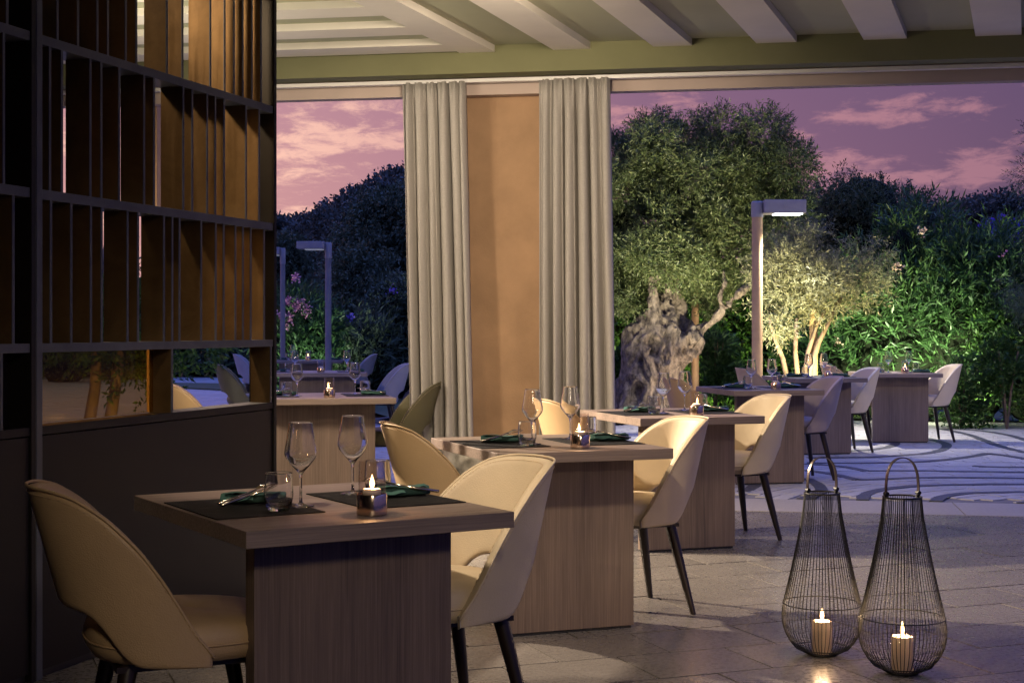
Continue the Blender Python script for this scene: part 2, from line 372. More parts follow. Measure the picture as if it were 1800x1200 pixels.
def clip(poly, a, b):       # keep what lies to the left of a->b
    out = []; a = Vector(a); b = Vector(b); d = b - a
    side = lambda p: d.x * (p.y - a.y) - d.y * (p.x - a.x)
    for i in range(len(poly)):
        p, q = Vector(poly[i]), Vector(poly[(i + 1) % len(poly)]); sp, sq = side(p), side(q)
        if sp >= 0: out.append(p)
        if sp * sq < 0: out.append(p + (q - p) * (sp / (sp - sq)))
    return out
fl0, fl1 = wpt(7.5, -.62), wpt(-9, -.62)
floor = struct(MB().prism([(-9, -5), (7.5, -5), fl0, fl1], -.05, -.010).build('floor', M['grout']))
def in_view(x, y, m=.35): return y > 4.4 and abs(x) < .347 * y + m
TL, TW, GAP = .46, .365, .004
te1 = Vector((math.cos(R(21)), math.sin(R(21)))); te2 = Vector((-te1.y, te1.x))
tile_me = MB().box((-TL / 2 + GAP, -TW / 2 + GAP, -.012), (TL / 2 - GAP, TW / 2 - GAP, 0)).mesh('floor_tile', M['stone_tile'])
rest = MB(); ntile = 0
for j in range(-30, 40):
    for i in range(-34, 30):
        c = te1 * ((i + (.5 if j % 2 else 0) + .13) * TL) + te2 * ((j + .35) * TW)
        if not (-9 < c.x < 7.4 and -1 < c.y < 13): continue
        h = [c + te1 * (sx * (TL / 2 - GAP)) + te2 * (sy * (TW / 2 - GAP)) for sx, sy in ((-1, -1), (1, -1), (1, 1), (-1, 1))]
        k = clip(h, fl0, fl1)
        if len(k) < 3: continue
        whole = len(k) == 4 and all((Vector(a) - Vector(b)).length < 1e-6 for a, b in zip(k, h))
        dz = random.uniform(-.0012, .0012)
        if in_view(c.x, c.y, .2) and ntile < 300:
            ntile += 1
            if whole:
                o = link('floor_tile', tile_me, floor, (c.x, c.y, dz), R(21)); o.rotation_euler = (random.uniform(-.002, .002), random.uniform(-.002, .002), R(21))
            else:
                o = MB().prism([p - c for p in k], -.012, 0).build('floor_tile', M['stone_tile'], floor, loc=(c.x, c.y, dz))
        else: rest.prism(k, -.012, dz)
o = rest.build('floor_tiles_beyond', M['stone_tile'], floor); o['kind'] = 'stuff'

# threshold kerb stones under the curtain line
thr = struct(MB().prism([wpt(-9, -.62), wpt(7.5, -.62), wpt(7.5, .12), wpt(-9, .12)], -.05, -.006).build('threshold', M['grout']))
x = -5.0
while x < 5.5:
    MB().prism([wpt(x + .004, -.612), wpt(x + .896, -.612), wpt(x + .896, .112), wpt(x + .004, .112)], -.012, .002).build('threshold_slab', M['threshold'], thr); x += .9

# outdoor paving: rings of narrow pavers with dark basalt bands inlaid
pv_poly = [wpt(-9, .12), wpt(9, .12), (13, 17.2), (8.5, 19.0), (3.2, 20.2), (0.9, 18.6), (-1.2, 17.6), (-3.4, 24), (-3.6, 36), (-16, 40), (-14, 14)]
paving = struct(MB().add([(p[0], p[1], -.008) for p in pv_poly], [tuple(range(len(pv_poly)))]).build('paving', M['pavejoint']))
def inside(p):
    c = False; n = len(pv_poly)
    for i in range(n):
        a, b = pv_poly[i], pv_poly[(i + 1) % n]
        if (a[1] > p[1]) != (b[1] > p[1]) and p[0] < (b[0] - a[0]) * (p[1] - a[1]) / (b[1] - a[1]) + a[0]: c = not c
    return c
pav = []; C0 = Vector((4.4, 9.6)); r = .5
while r < 30:
    w = (.135 if random.random() < .7 else .11) * (1 if r < 16 else 1.9)
    n = max(6, int(2 * math.pi * r / (.34 if r < 16 else .7))); off = random.random() * 6
    for k in range(n):
        a0, a1 = 2 * math.pi * (k + off) / n, 2 * math.pi * (k + 1 + off) / n
        g = .005 / r; pts = [C0 + Vector((math.cos(a), math.sin(a))) * rr for a, rr in ((a0 + g, r + .005), (a0 + g, r + w - .005), (a1 - g, r + w - .005), (a1 - g, r + .005))][::-1]
        c = sum(pts, Vector((0, 0))) / 4
        if c.y < wallY(c.x) + .1 or abs(c.x) > .36 * c.y + .6 or not all(inside(p) for p in pts): continue
        pav.append((pts, c))
    r += w
pav.sort(key=lambda q: q[1].length if q[1].x > 0 else q[1].length + 4)
rest = MB()
for i, (pts, c) in enumerate(pav):
    z = random.uniform(-.0015, .0015)
    if i < 300: MB().prism([p - c for p in pts], -.01, z).build('paver', M['paver'], paving, loc=(c.x, c.y, 0))
    else: rest.prism(pts, -.01, z)
o = rest.build('pavers_beyond', M['paver'], paving); o['kind'] = 'stuff'
def catmull(pts, n=8):
    pts = [Vector(p) for p in pts]; q = [pts[0] * 2 - pts[1]] + pts + [pts[-1] * 2 - pts[-2]]; out = []
    for i in range(1, len(q) - 2):
        for k in range(n):
            t = k / n; a, b, c, d = q[i - 1], q[i], q[i + 1], q[i + 2]
            out.append(.5 * ((2 * b) + (c - a) * t + (2 * a - 5 * b + 4 * c - d) * t * t + (3 * b - a - 3 * c + d) * t ** 3))
    return out + [pts[-1]]
bands = [  # photo pixels of the dark inlays, taken to the ground
 [(1558,771),(1575,776),(1567,784),(1536,789.7),(1491,792.5),(1440,793)],
 [(1600,765),(1628,770),(1651,775.8),(1664,781.4),(1658,789.7),(1628,796.7),(1578,800.8),(1522,803.6),(1419,804.4)],
 [(1655,753.6),(1700,763.3),(1728,773),(1750,781.4),(1778,789.7),(1812,797)],
 [(1655,753.6),(1717,756.4),(1772,764.7),(1812,776)],
 [(1419,813),(1472,814),(1550,813.3),(1633,810.6),(1703,802.8),(1736,796.7)],[(1736,796.7),(1770,801),(1812,807.5)],
 [(1416,815),(1480,820),(1525,827.8)],[(1525,827.8),(1605,827.2),(1689,828.6),(1812,830)],
 [(1415,825.8),(1467,834),(1507,843.3)],[(1507,843.3),(1578,841),(1661,839),(1812,840.5)],
 [(1711,819),(1755,821),(1812,821)],
 [(1535,887),(1517,880),(1522,869),(1550,860.5),(1605,854.5),(1689,851.7),(1812,851)],
 [(1680,899),(1658,889.7),(1645,883),(1653,874.5),(1680,869),(1717,866),(1812,864.5)],
 [(1815,905),(1786,897),(1782,889.7),(1800,883.6),(1815,882)],
 [(1390,877),(1414,876),(1430,870),(1444,863),(1438,852),(1418,841)],
 [(1312,849),(1326,852),(1318,859),(1306,864)],
 [(540,762),(600,770),(680,768),(730,760)],[(480,742),(560,735),(640,738),(720,728)],[(480,790),(560,800),(640,795)],
 [(385,640),(400,652),(425,662),(470,668)],[(300,655),(340,660),(380,655)]]
for b in bands:
    pts = catmull([G(px, py).xy for px, py in b], 10)
    pts = [p for p in pts if p.y > wallY(p.x) + .16]
    if len(pts) < 4: continue
    mb = MB(); w = .048; sd = random.random() * 50
    for i in range(len(pts) - 1):
        def nn(k):
            d = (pts[min(k + 1, len(pts) - 1)] - pts[max(k - 1, 0)]).normalized(); return Vector((-d.y, d.x)) * (w * (1 + .18 * mnoise.noise((k * .7, sd, 0))))
        a, b2 = pts[i], pts[i + 1]; na, nb = nn(i), nn(i + 1)
        mb.prism([a - na, b2 - nb, b2 + nb, a + na], -.004, .0042)
    mb.build('dark_stone_band', M['band'], paving)

# ------------------------------------------------------------------ ceiling, header, beams, back walls
ZB, ZC = 3.235, 3.285
cl = struct(MB().prism([(-9, -4), (4.0, -4), wpt(4.0, -.2), wpt(-9, -.2)], ZC, ZC + .2).build('ceiling', M['ceil']))
hd = struct(MB().prism([wpt(-9, -.20), wpt(4.0, -.20), wpt(4.0, -.02), wpt(-9, -.02)], 3.085, ZC + .2).build('header_beam', M['header']))
MB().prism([wpt(-9, -.022), wpt(4.0, -.022), wpt(4.0, .075), wpt(-9, .075)], 3.10, 3.5).build('header_upstand', M['header'], hd)
tr_ = MB().prism([wpt(-8.9, -.012), wpt(4.0, -.012), wpt(4.0, .05), wpt(-8.9, .05)], 3.052, 3.078).build('curtain_track', M['track']); tag(tr_, 'thin white curtain track running the length of the opening', 'curtain track')
lt = struct(MB().prism([wpt(-9, .09), wpt(4.3, .09), wpt(4.3, .20), wpt(-9, .20)], 2.972, 3.6).build('lintel', M['lintel']))
bdir = Vector((903 / F, 1)).normalized(); bnr = Vector((bdir.y, -bdir.x))
def beam_at(px, py, wpx):
    Y = F * (ZB - CH) / (HY - py); X = (px - CX) / F * Y
    p = Vector((X, Y)); s = (wallY(p.x) - .2 - p.y); p = p + Vector((0, s)); w = wpx * p.y / F
    q = p - bdir * 12; pl = p - WD * w; ql = q - bnr * (w * .97)
    return [p, pl, pl - bdir * 12, q]
for i, (px, py, w) in enumerate([(870.8, 107, 63), (1033.5, 102.6, 66), (1205, 98.75, 67.5), (1384.6, 90.8, 70), (1573.75, 83.3, 74), (1776.3, 73, 78)]):
    b = beam_at(px, py, w)
    MB().prism(b, ZB, ZC + .02).build('ceiling_beam', M['beam'], cl)
    if i == 0: hip = b
# short cross beams to the left of the first beam, parallel to the header
for k in range(9):
    off = -.20 - .02 - .64 * k - .03
    a0, a1 = off - .27, off
    def hit(o_):                       # where the offset line meets the hip beam's left side
        p, d = hip[1], bdir; c0 = wpt(0, o_)
        t = ((c0 - p).dot(WN)) / d.dot(WN); return p + d * t
    h0, h1 = hit(a0), hit(a1)
    MB().prism([h0 - WD * 6, h0, h1, h1 - WD * 6], ZB + .002, ZC + .02).build('cross_beam', M['beam'], cl)
struct(MB().box((-9.2, -4.2, -.1), (2.4, -4.0, 3.5)).build('added_wall_back', M['wall']))  # unseen wall, added for warm reflections and to cut blue sky light
struct(MB().box((-9.2, -4, -.1), (-9, 12.4, 3.5)).build('wall_side', M['wall']))

# pillar with curtains on either side
def px_on_wall(px, off=0):           # wall-line X for a photo column
    t = (px - CX) / F; X = t * 10.9 / (1 + .172 * t); c = wpt(X, off); X += (t * c.y - c.x); return X
X0, X1 = px_on_wall(770), px_on_wall(990)
pl = MB().prism([wpt(X0, .205), wpt(X1, .205), wpt(X1, .65), wpt(X0, .65)], -.02, 3.3).build('plaster_pillar', M['pillar'])
tag(pl, 'broad ochre plaster pillar standing between the two grey curtains', 'pillar')
X0, X1 = px_on_wall(265, .3), px_on_wall(283, .3)
tag(MB().prism([wpt(X0, .21), wpt(X1, .21), wpt(X1, .5), wpt(X0, .5)], -.02, 3.3).build('ochre_post', M['pillar']), 'narrow ochre post glimpsed through the slats of the dark screen', 'post')
def curtain(pt0, pb0, pt1, pb1, seed, label):
    rr = random.Random(seed); folds = 6
    ph = [0]
    for _ in range(folds): ph.append(ph[-1] + rr.uniform(.55, 1.5))
    tot = ph[-1]
    amp = [rr.uniform(.45, 1.35) for _ in range(folds + 1)]
    Zt, Zb = 3.06, .015
    def fn(u, v):
        z = Zb + (Zt - Zb) * v
        xt = pt0 + (pt1 - pt0) * u; xb = pb0 + (pb1 - pb0) * u; px = xb + (xt - xb) * v
        k = u * tot; i = max(j for j in range(folds + 1) if ph[j] <= k + 1e-9); i = min(i, folds - 1); t = (k - ph[i]) / (ph[i + 1] - ph[i])
        a = amp[i] * (1 - t) + amp[i + 1] * t
        s = math.sin(2 * math.pi * t + .5 * math.sin(v * 2.2 + i)); s = math.copysign(abs(s) ** .75, s)
        dep = .078 * a * (.55 + .45 * (1 - v)) * s
        if v > .94: dep = dep * (1 - (v - .94) / .06 * .55) + .012 * math.sin(k * 18) * (v - .94) / .06
        dep += .014 * mnoise.noise((u * 9, v * 2.4, seed)) + .006 * mnoise.noise((u * 26, v * 5, seed + 4))
        X = px_on_wall(px) + .012 * math.sin(2 * math.pi * t + 1.2) * a
        c = wpt(X, -.0 + dep - .01)
        return (c.x, c.y, z)
    mb = MB().grid(fn, 200, 26); o = mb.build('curtain', M['curtain'], smooth=True)
    so = o.modifiers.new('solid', 'SOLIDIFY'); so.thickness = .004
    tag(o, label, 'curtain', 'curtains at the pillar'); return o
curtain(707, 723, 816, 834, 3, 'grey pleated curtain hanging at the left side of the ochre pillar')
curtain(947, 947, 1070, 1083, 5, 'grey pleated curtain hanging at the right side of the ochre pillar')

# ------------------------------------------------------------------ slatted screen
SD = Vector((.323, 1)).normalized(); SN = Vector((-SD.y, SD.x))      # along, and behind
S0 = Vector((-1.670, 5.183))
def s_at(px):                          # distance along the screen front for a photo column
    t = (px - CX) / F; return (t * S0.y - S0.x) / (SD.x - t * SD.y)
def spt(s, d): p = S0 + SD * s + SN * d; return p
def sbox(mb, s0, s1, d0, d1, z0, z1): return mb.prism([spt(s0, d1), spt(s0, d0), spt(s1, d0), spt(s1, d1)][::1], z0, z1)
def screen_module(sa, sb, rows, label, pane, zt=3.20):
    sc = empty('slatted_screen', (0, 0, 0)); tag(sc, label, 'screen', 'slatted screens')
    sw = .034
    bevel(sbox(MB(), sa, sa + sw, -.006, .125, 0, zt).build('stile', M['rail'], sc), .002)
    bevel(sbox(MB(), sb - sw * .75, sb, -.006, .125, 0, zt).build('stile', M['screen'], sc), .002)
    ia, ib = sa + sw, sb - sw * .75
    for z0, z1 in ((2.236, 2.270), (1.690, 1.725), (1.150, 1.182), (2.80, 2.834)):
        bevel(sbox(MB(), ia, ib, 0, .115, z0, z1).build('rail', M['rail'], sc), .0015)
    bevel(sbox(MB(), ia, ib, 0, .12, .860, .890).build('sill', M['screen'], sc), .0015)
    sbox(MB(), ia + .002, ib - .002, .004, .118, .03, .855).build('base_panel', M['screen'], sc)
    sbox(MB(), ia, ib, .02, .10, 0, .03).build('plinth', M['black'], sc)
    lev = [(2.270, 2.80), (1.725, 2.236), (1.182, 1.690), (.890, 1.150)]
    for (z0, z1), xs in zip(lev, rows):
        for s in xs:
            if ia + .01 < s < ib - .005:
                f = sbox(MB(), s - .006, s + .006, .004, .104, z0, z1).build('slat', M['fin'], sc)
                sbox(MB(), s - .0065, s + .0065, .0, .0038, z0, z1).build('slat_edge', M['rail'], f)
    if pane is not None:
        s1 = pane; g = sbox(MB(), ia + .002, s1 - .008, .085, .089, .893, 1.148).build('glass_pane', M['pane'], sc)
        sbox(MB(), ia + .002, ia + .022, .078, .084, .893, 1.148).build('pane_frame', M['fin'], sc)
    return sc
sA, sB = s_at(62), s_at(484.5)
q = 1 / 2.858
r1 = [s_at(x * q) for x in (290, 393, 490, 543, 633, 686, 840, 918, 1058, 1130, 1177, 1221, 1267, 1313)]
r2 = [s_at(x * q) for x in (252, 312, 455, 510, 600, 725, 775, 922, 967, 1042, 1083, 1127, 1237, 1303)]
r3 = [s_at(x * q) for x in (257, 359, 458, 512, 642, 695, 825, 867, 903, 1012, 1085, 1125, 1184, 1222, 1261, 1328)]
r4 = [s_at(866 * q), sB - .045]
screen_module(sA, sB, [r1, r2, r3, r4], 'tall dark bronze slatted screen with open window slots behind the nearest table', r4[0])
ln = sB - sA
l1 = [s_at(37 * q), s_at(-80 * q), s_at(-190 * q), s_at(-330 * q)]; l2 = [s_at(20 * q), s_at(-60 * q), s_at(-210 * q)]; l3 = [s_at(68 * q), s_at(-40 * q), s_at(-150 * q), s_at(-300 * q)]; l4 = [s_at(8 * q)]
o = screen_module(sA - ln - .004, sA - .004, [l1, l2, l3, l4], 'dark slatted screen cut off by the left edge of the picture', None)
sbox(MB(), sA - ln + .05, sA - .04, .085, .095, .893, 1.148).build('back_panel', M['screen'], o)

# ------------------------------------------------------------------ furniture: table
PAN_T = .06
def make_table(name, a, b, loc, ang, label, group):
    t = empty(name, (loc[0], loc[1], 0), R(ang)); tag(t, label, 'table', group)
    bevel(MB().box((0, 0, .708), (a, b, .75)).build('tabletop', M['wood_top'], t), .002)
    w0, w1 = a * .115, a - a * .13
    y0 = .17
    bevel(MB().box((w0, y0, .012), (w1, y0 + PAN_T, .7075)).build('base_panel', M['wood_panel'], t), .002)
    MB().box((w0 + .01, y0 + .006, 0), (w1 - .01, y0 + PAN_T - .006, .0118)).build('foot_strip', M['black'], t)
    um = (w0 + w1) / 2
    bevel(MB().box((um - .03, y0 + PAN_T + .001, .0), (um + .03, b * .72, .7075)).build('spine_panel', M['wood_panel'], t), .002)
    return t
# ---- chair
def interp(x, xs, ys):
    for i in range(len(xs) - 1):
        if x <= xs[i + 1]:
            t = (x - xs[i]) / (xs[i + 1] - xs[i]); t = max(0, min(1, t)); return ys[i] + (ys[i + 1] - ys[i]) * t
    return ys[-1]
def smooth_tab(xs, ys):
    X = np.linspace(0, xs[-1], 200); Yv = np.interp(X, xs, ys); k = np.ones(13) / 13
    Yp = np.pad(Yv, 6, mode='edge'); Ys = np.convolve(Yp, k, 'valid'); return lambda x: float(np.interp(x, X, Ys))
ztop = smooth_tab([0, .05, .11, .19, .29, .38, .45, .51, .56], [.838, .834, .817, .770, .690, .600, .520, .450, .405])
zbot = smooth_tab([0, .04, .08, .11, .145, .18, .215, .26, .56], [.528, .527, .520, .500, .465, .425, .402, .392, .390])
PHM = math.acos(1 - 2 * .55)
def shell_pt(ph, v, inset=0.0):
    fr = (1 - math.cos(ph)) / 2; z0, z1 = zbot(fr), ztop(fr); z = z0 + (z1 - z0) * v
    h = (z - .36)
    c, s = math.cos(ph), math.sin(ph)
    e = .86
    cx = math.copysign(abs(c) ** e, c); sx = math.copysign(abs(s) ** e, s)
    rx = .262 + .27 * max(0, h) * max(0, c) ** .6 - inset; ry = .262 + .05 * h - inset
    return Vector((-rx * cx, ry * sx, z))
def chair_meshes():
    d = {}
    nu, nv = 45, 13
    mb = MB()
    fn = lambda u, v: shell_pt((2 * u - 1) * PHM, v)
    mb.grid(fn, nu, nv); fi = lambda u, v: shell_pt((2 * u - 1) * PHM, .012 + v * .976, .034)
    mb.grid(fi, nu, nv); o2 = nu * nv
    edge = [i * nv for i in range(nu)] + [(nu - 1) * nv + j for j in range(1, nv)] + [i * nv + nv - 1 for i in range(nu - 2, -1, -1)] + [j for j in range(nv - 2, 0, -1)]
    for k in range(len(edge)):
        a_, b_ = edge[k], edge[(k + 1) % len(edge)]; mb.f.append((b_, a_, a_ + o2, b_ + o2))
    mb.f = [q if all(i < o2 for i in q) or any(i < o2 for i in q) else q[::-1] for q in mb.f]
    d['shell'] = mb
    rim = MB(); rim.tube([shell_pt((2 * i / 60 - 1) * PHM, 1, .002) + Vector((0, 0, .0)) for i in range(61)], .0042, 6); d['piping'] = rim
    st = MB()
    for i in range(110):
        u0, u1 = (i + .1) / 110, (i + .62) / 110
        for ins in (-.0012,):
            st.tube([shell_pt((2 * u0 - 1) * PHM, .945, ins), shell_pt((2 * u1 - 1) * PHM, .945, ins)], .0009, 4)
            st.tube([shell_pt((2 * u0 - 1) * PHM, .955, .0352), shell_pt((2 * u1 - 1) * PHM, .955, .0352)], .0009, 4)
    d['stitching'] = st
    # seat cushion
    prof = [(.0, .392), (.78, .390), (.93, .398), (1.0, .425), (1.005, .455), (.97, .482), (.88, .496), (.6, .505), (.3, .507), (.0, .508)]
    mb = MB(); n = 40; v = []; f = []
    for r, z in prof:
        for k in range(n):
            a = 2 * math.pi * k / n; c, s = math.cos(a), math.sin(a); e = .8
            cx = math.copysign(abs(c) ** e, c); sx = math.copysign(abs(s) ** e, s)
            X = (.245 if c < 0 else .275) * cx * max(r, .001); Yv = .238 * sx * max(r, .001)
            v.append((X, Yv, z - (.012 * max(0, c) if z > .47 else 0)))
    m_ = len(prof)
    for j in range(m_ - 1):
        for k in range(n): f.append((j * n + k, j * n + (k + 1) % n, (j + 1) * n + (k + 1) % n, (j + 1) * n + k))
    mb.add(v, f); d['seat'] = mb
    seam = MB(); seam.tube([((.247 if math.cos(t) < 0 else .277) * math.copysign(abs(math.cos(t)) ** .8, math.cos(t)), .241 * math.copysign(abs(math.sin(t)) ** .8, math.sin(t)), .440) for t in [2 * math.pi * i / 48 for i in range(49)]], .0028, 5); d['seam'] = seam
    return d
CHD = chair_meshes(); CHM = {}
def chair_mats(col):
    if col in CHM: return CHM[col]
    sh = CHD['shell'].mesh('backrest', M[col], True); se = CHD['seat'].mesh('seat', M[col], True)
    CHM[col] = (sh, se, CHD['piping'].mesh('piping', M[col], True), CHD['seam'].mesh('seam', M[col], True), CHD['stitching'].mesh('stitching', M['piping'])); return CHM[col]
LEGM = []
for sx, sy in ((1, 1), (1, -1), (-1, 1), (-1, -1)):
    p0, p1 = Vector((.155 * sx, .145 * sy, .395)), Vector((.235 * sx, .215 * sy, 0.0))
    LEGM.append(MB().tube([p0, p0.lerp(p1, .5), p1], [.024, .0195, .0125], 12).mesh('leg', M['leg'], True))
for me in LEGM: autosmooth(me, 50)
tag_me = MB().box((-.012, -.001, -.018), (.012, .001, .018)).mesh('tag', M['tagcloth'])
frame_me = MB().box((-.19, -.17, .376), (.19, .17, .391)).mesh('seat_frame', M['leg'])
def make_chair(x, y, ang, col, label, group):
    t = empty('upholstered_chair', (x, y, 0), R(ang)); tag(t, label, 'chair', group)
    sh, se, pi, sm, sti = chair_mats(col)
    o = link('backrest', sh, t)
    subsurf(o, 1)
    link('piping', pi, o); link('stitching', sti, o)['kind'] = 'stuff'
    o2 = link('seat', se, t); link('seam', sm, o2)
    link('seat_frame', frame_me, t)
    for me in LEGM: link('leg', me, t)
    p = shell_pt(PHM * .985, .42, .017); g = link('tag', tag_me, t, (p.x + .004, p.y, p.z)); g.rotation_euler = (0, R(-20), R(80))
    return t

# ---- tableware
wg = [(.034, 0), (.0355, .0001), (.037, .0015), (.030, .003), (.010, .006), (.0045, .012), (.0034, .03), (.0034, .075), (.005, .088), (.012, .097), (.026, .112), (.040, .130), (.0445, .142), (.0435, .152), (.038, .185), (.0320, .2255), (.0317, .2274), (.0311, .2280), (.0306, .2274), (.0309, .2255), (.037, .185), (.0425, .152), (.0433, .142), (.039, .1315), (.025, .1135), (.010, .099), (.0005, .094)]
WG = MB().lathe(wg, 28).mesh('wine_glass', M['glass'], True)
tb = [(.024, 0), (.028, .001), (.034, .012), (.0385, .035), (.0385, .055), (.0353, .0975), (.0351, .0992), (.0345, .0999), (.0339, .0992), (.0340, .0975), (.037, .055), (.037, .036), (.032, .016), (.026, .012), (.0005, .011)]
TB = MB().lathe(tb, 28).mesh('tumbler', M['glass'], True)
HB = MB().lathe([(.001, 0), (.036, 0), (.0395, .002), (.040, .005), (.040, .052), (.0385, .055), (.0375, .055), (.0375, .047), (.001, .047)], 32).mesh('holder_base', M['chrome'], True); autosmooth(HB, 35)
HG = MB().lathe([(.0345, .048), (.035, .052), (.035, .140), (.0338, .140), (.0335, .052)], 32).mesh('glass_cylinder', M['candleglass'], True)
TLT = MB().lathe([(.001, .0475), (.024, .0475), (.024, .066), (.021, .068), (.001, .066)], 20).mesh('tealight', M['tealight'], True)
FL = MB().lathe([(.0006, .068), (.0045, .074), (.0062, .081), (.0050, .090), (.0022, .101), (.0004, .108)], 12).mesh('flame', M['flame'], True)
PMw, PMh = .30, .42
PM = MB().box((0, 0, 0), (PMw, PMh, .0025)).mesh('placemat', M['mat'])
def napkin_mesh():
    mb = MB()
    pr = []
    for k in range(26):
        t = k / 25; a = t * 2 * math.pi
        pr.append((math.copysign(abs(math.cos(a)) ** .6, math.cos(a)) * .034, .014 + math.copysign(abs(math.sin(a)) ** .7, math.sin(a)) * .0135))
    def ring(x, sc): return [(x + .004 * math.sin(i), p * sc, .0 + z * (.9 + .1 * sc)) for i, (p, z) in enumerate(pr[:-1])]
    st = [(-.085, .80), (-.06, .95), (0, 1.0), (.06, .95), (.085, .9)]; n = 25
    v = [q for x, s in st for q in ring(x, s)]
    f = [(j * n + k, j * n + (k + 1) % n, (j + 1) * n + (k + 1) % n, (j + 1) * n + k) for j in range(len(st) - 1) for k in range(n)]
    f += [tuple(range(n - 1, -1, -1)), tuple((len(st) - 1) * n + k for k in range(n))]
    mb.add(v, f)
    # folded flaps lying over the roll
    mb.grid(lambda u, v: (-.078 + .15 * u, -.040 + .055 * v, .0285 + .004 * math.sin(u * 7) + .002 * math.sin(v * 5)), 10, 5)
    mb.grid(lambda u, v: (-.09 + .09 * u, -.05 + .03 * v, .012 + .016 * v + .003 * math.sin(u * 9)), 8, 5)
    return mb.mesh('napkin', M['napkin'], True)
NK = napkin_mesh()
def fork_mesh():
    mb = MB(); mb.tube([(-.10, 0, .004), (0, 0, .003), (.05, 0, .005)], [.004, .0026, .003], 6)
    mb.add([(.05, -.006, .005), (.05, .006, .005), (.075, .011, .009), (.075, -.011, .009)], [(0, 1, 2, 3)])
    for k in range(4):
        y = -.0095 + k * .0063; mb.tube([(.074, y, .009), (.10, y, .008), (.112, y, .004)], [.0013, .0012, .0006], 5)
    return mb.mesh('fork', M['steel'], True)
def knife_mesh():
    mb = MB(); mb.tube([(-.11, 0, .004), (-.04, 0, .004), (.0, 0, .004)], [.0045, .005, .003], 6)
    mb.prism([(0, -.008), (.10, -.007), (.115, .002), (.10, .009), (0, .008)], .0032, .0046)
    return mb.mesh('knife', M['steel'], True)
FK, KN = fork_mesh(), knife_mesh()

def lay_table(T, tl, lit, a, b, full=True, jit=0, skip=()):
    """tableware in the table's own frame, u along the front edge, v away from it"""
    rot = T.rotation_euler.z; ca, sa = math.cos(rot), math.sin(rot)
    rr = random.Random(jit)
    def put(name, me, u, v, z, r, label, cat, grp):
        u += rr.uniform(-.016, .016); v += rr.uniform(-.016, .016); r += rr.uniform(-.16, .16)
        o = link(name, me, None, (T.location.x + u * ca - v * sa, T.location.y + u * sa + v * ca, .75 + z), rot + r)
        tag(o, label, cat, grp); return o
    vm = b * .5
    for side, u0, sg in (('left', .012, 1), ('right', a - PMw - .012, -1)):
        if (side, 'mat') not in skip:
            p = link('placemat', PM, None, (T.location.x + u0 * ca - (vm - PMh / 2) * sa, T.location.y + u0 * sa + (vm - PMh / 2) * ca, .7508), rot)
            tag(p, f'black woven placemat at the {side} place of {tl}', 'placemat', 'placemats')
        uc = u0 + PMw / 2
        put('napkin', NK, uc + .05 * sg if sg > 0 else uc + .06, vm + .06 if sg > 0 else vm, .0036, R(-25 if sg > 0 else -10), f'rolled green napkin at the {side} place of {tl}', 'napkin', 'napkins')
        if full:
            fk = put('fork', FK, uc + .02 if sg > 0 else uc + .05, vm + .02 if sg > 0 else vm - .01, .0305, R(28 if sg > 0 else 150), f'steel fork at the {side} place of {tl}', 'fork', 'forks')
            kn = put('knife', KN, uc + .01 if sg > 0 else uc + .04, vm + .0 if sg > 0 else vm - .025, .0305, R(26 if sg > 0 else 155), f'steel knife at the {side} place of {tl}', 'knife', 'knives')
            for o_ in (fk, kn): o_.rotation_euler.y = R(-9)
        if sg > 0: gu, gv, tu, tv = .296, vm - .09, .222, vm - .134
        else: gu, gv, tu, tv = a - .200, vm + .140, a - .150, vm + .06
        put('wine_glass', WG, gu, gv, .0036, 0, f'empty wine glass at the {side} place of {tl}', 'wine glass', 'wine glasses')
        put('tumbler', TB, tu, tv, .0035, 0, f'water tumbler at the {side} place of {tl}', 'tumbler', 'tumblers')
    u, v = a * .53, b * .150
    c = empty('candle_holder', (T.location.x + u * ca - v * sa, T.location.y + u * sa + v * ca, .7506), 0)
    tag(c, f'{"lit" if lit else "unlit"} chrome and glass candle holder on {tl}', 'candle holder', 'table candle holders')
    link('holder_base', HB, c); link('glass_cylinder', HG, c); link('tealight', TLT, c)
    if lit:
        fo = link('flame', FL, c); k_ = rr.uniform(.78, 1.12); fo.scale = (rr.uniform(.85, 1.15), rr.uniform(.85, 1.15), k_); fo.location.z = .068 * (1 - k_); fo.rotation_euler = (rr.uniform(-.12, .12), rr.uniform(-.12, .12), 0); point_lamp(c, (0, 0, .092), .8, (1, .55, .24), .008)

ROW = 'tables of the long row'; LROW = 'tables of the left row'
TBL = [ # front corner x, y, angle, a, b
 ('T1', -.635, 3.532, 31.1, .749, .90, 'grey oak table, nearest one, in front of the dark screen', 'the nearest table', True, ROW),
 ('T2', -.051, 5.719, 20.1, .749, .90, 'grey oak table, second of the long row from the viewer', 'the second table of the row', True, ROW),
 ('T3', .689, 7.945, 18.5, .749, .90, 'grey oak table, third of the long row, before the right curtain', 'the third table of the row', True, ROW),
 ('T4', 1.723, 11.462, 12.1, .749, .90, 'grey oak table, fourth of the long row, first one out on the paving', 'the fourth table of the row', False, ROW),
 ('T5', 2.721, 14.221, 11.0, .749, .90, 'grey oak table, fifth of the long row', 'the fifth table of the row', False, ROW),
 ('T6', 3.80, 15.75, 2.0, .80, .85, 'grey oak table farthest along, in front of the oleander hedge', 'the farthest table by the hedge', True, ROW),
 ('L1', -1.74, 10.08, 13.0, .96, .95, 'pale oak table with a lit candle just past the end of the screen', 'the front table of the left row', True, LROW),
 ('L2', -2.62, 15.9, 8.0, 1.06, .95, 'oak table in the middle of the left row', 'the middle table of the left row', False, LROW),
 ('L3', -3.60, 22.0, 4.0, 1.05, .95, 'oak table at the far end of the left row near the oleander', 'the far table of the left row', True, LROW)]
TT = {}
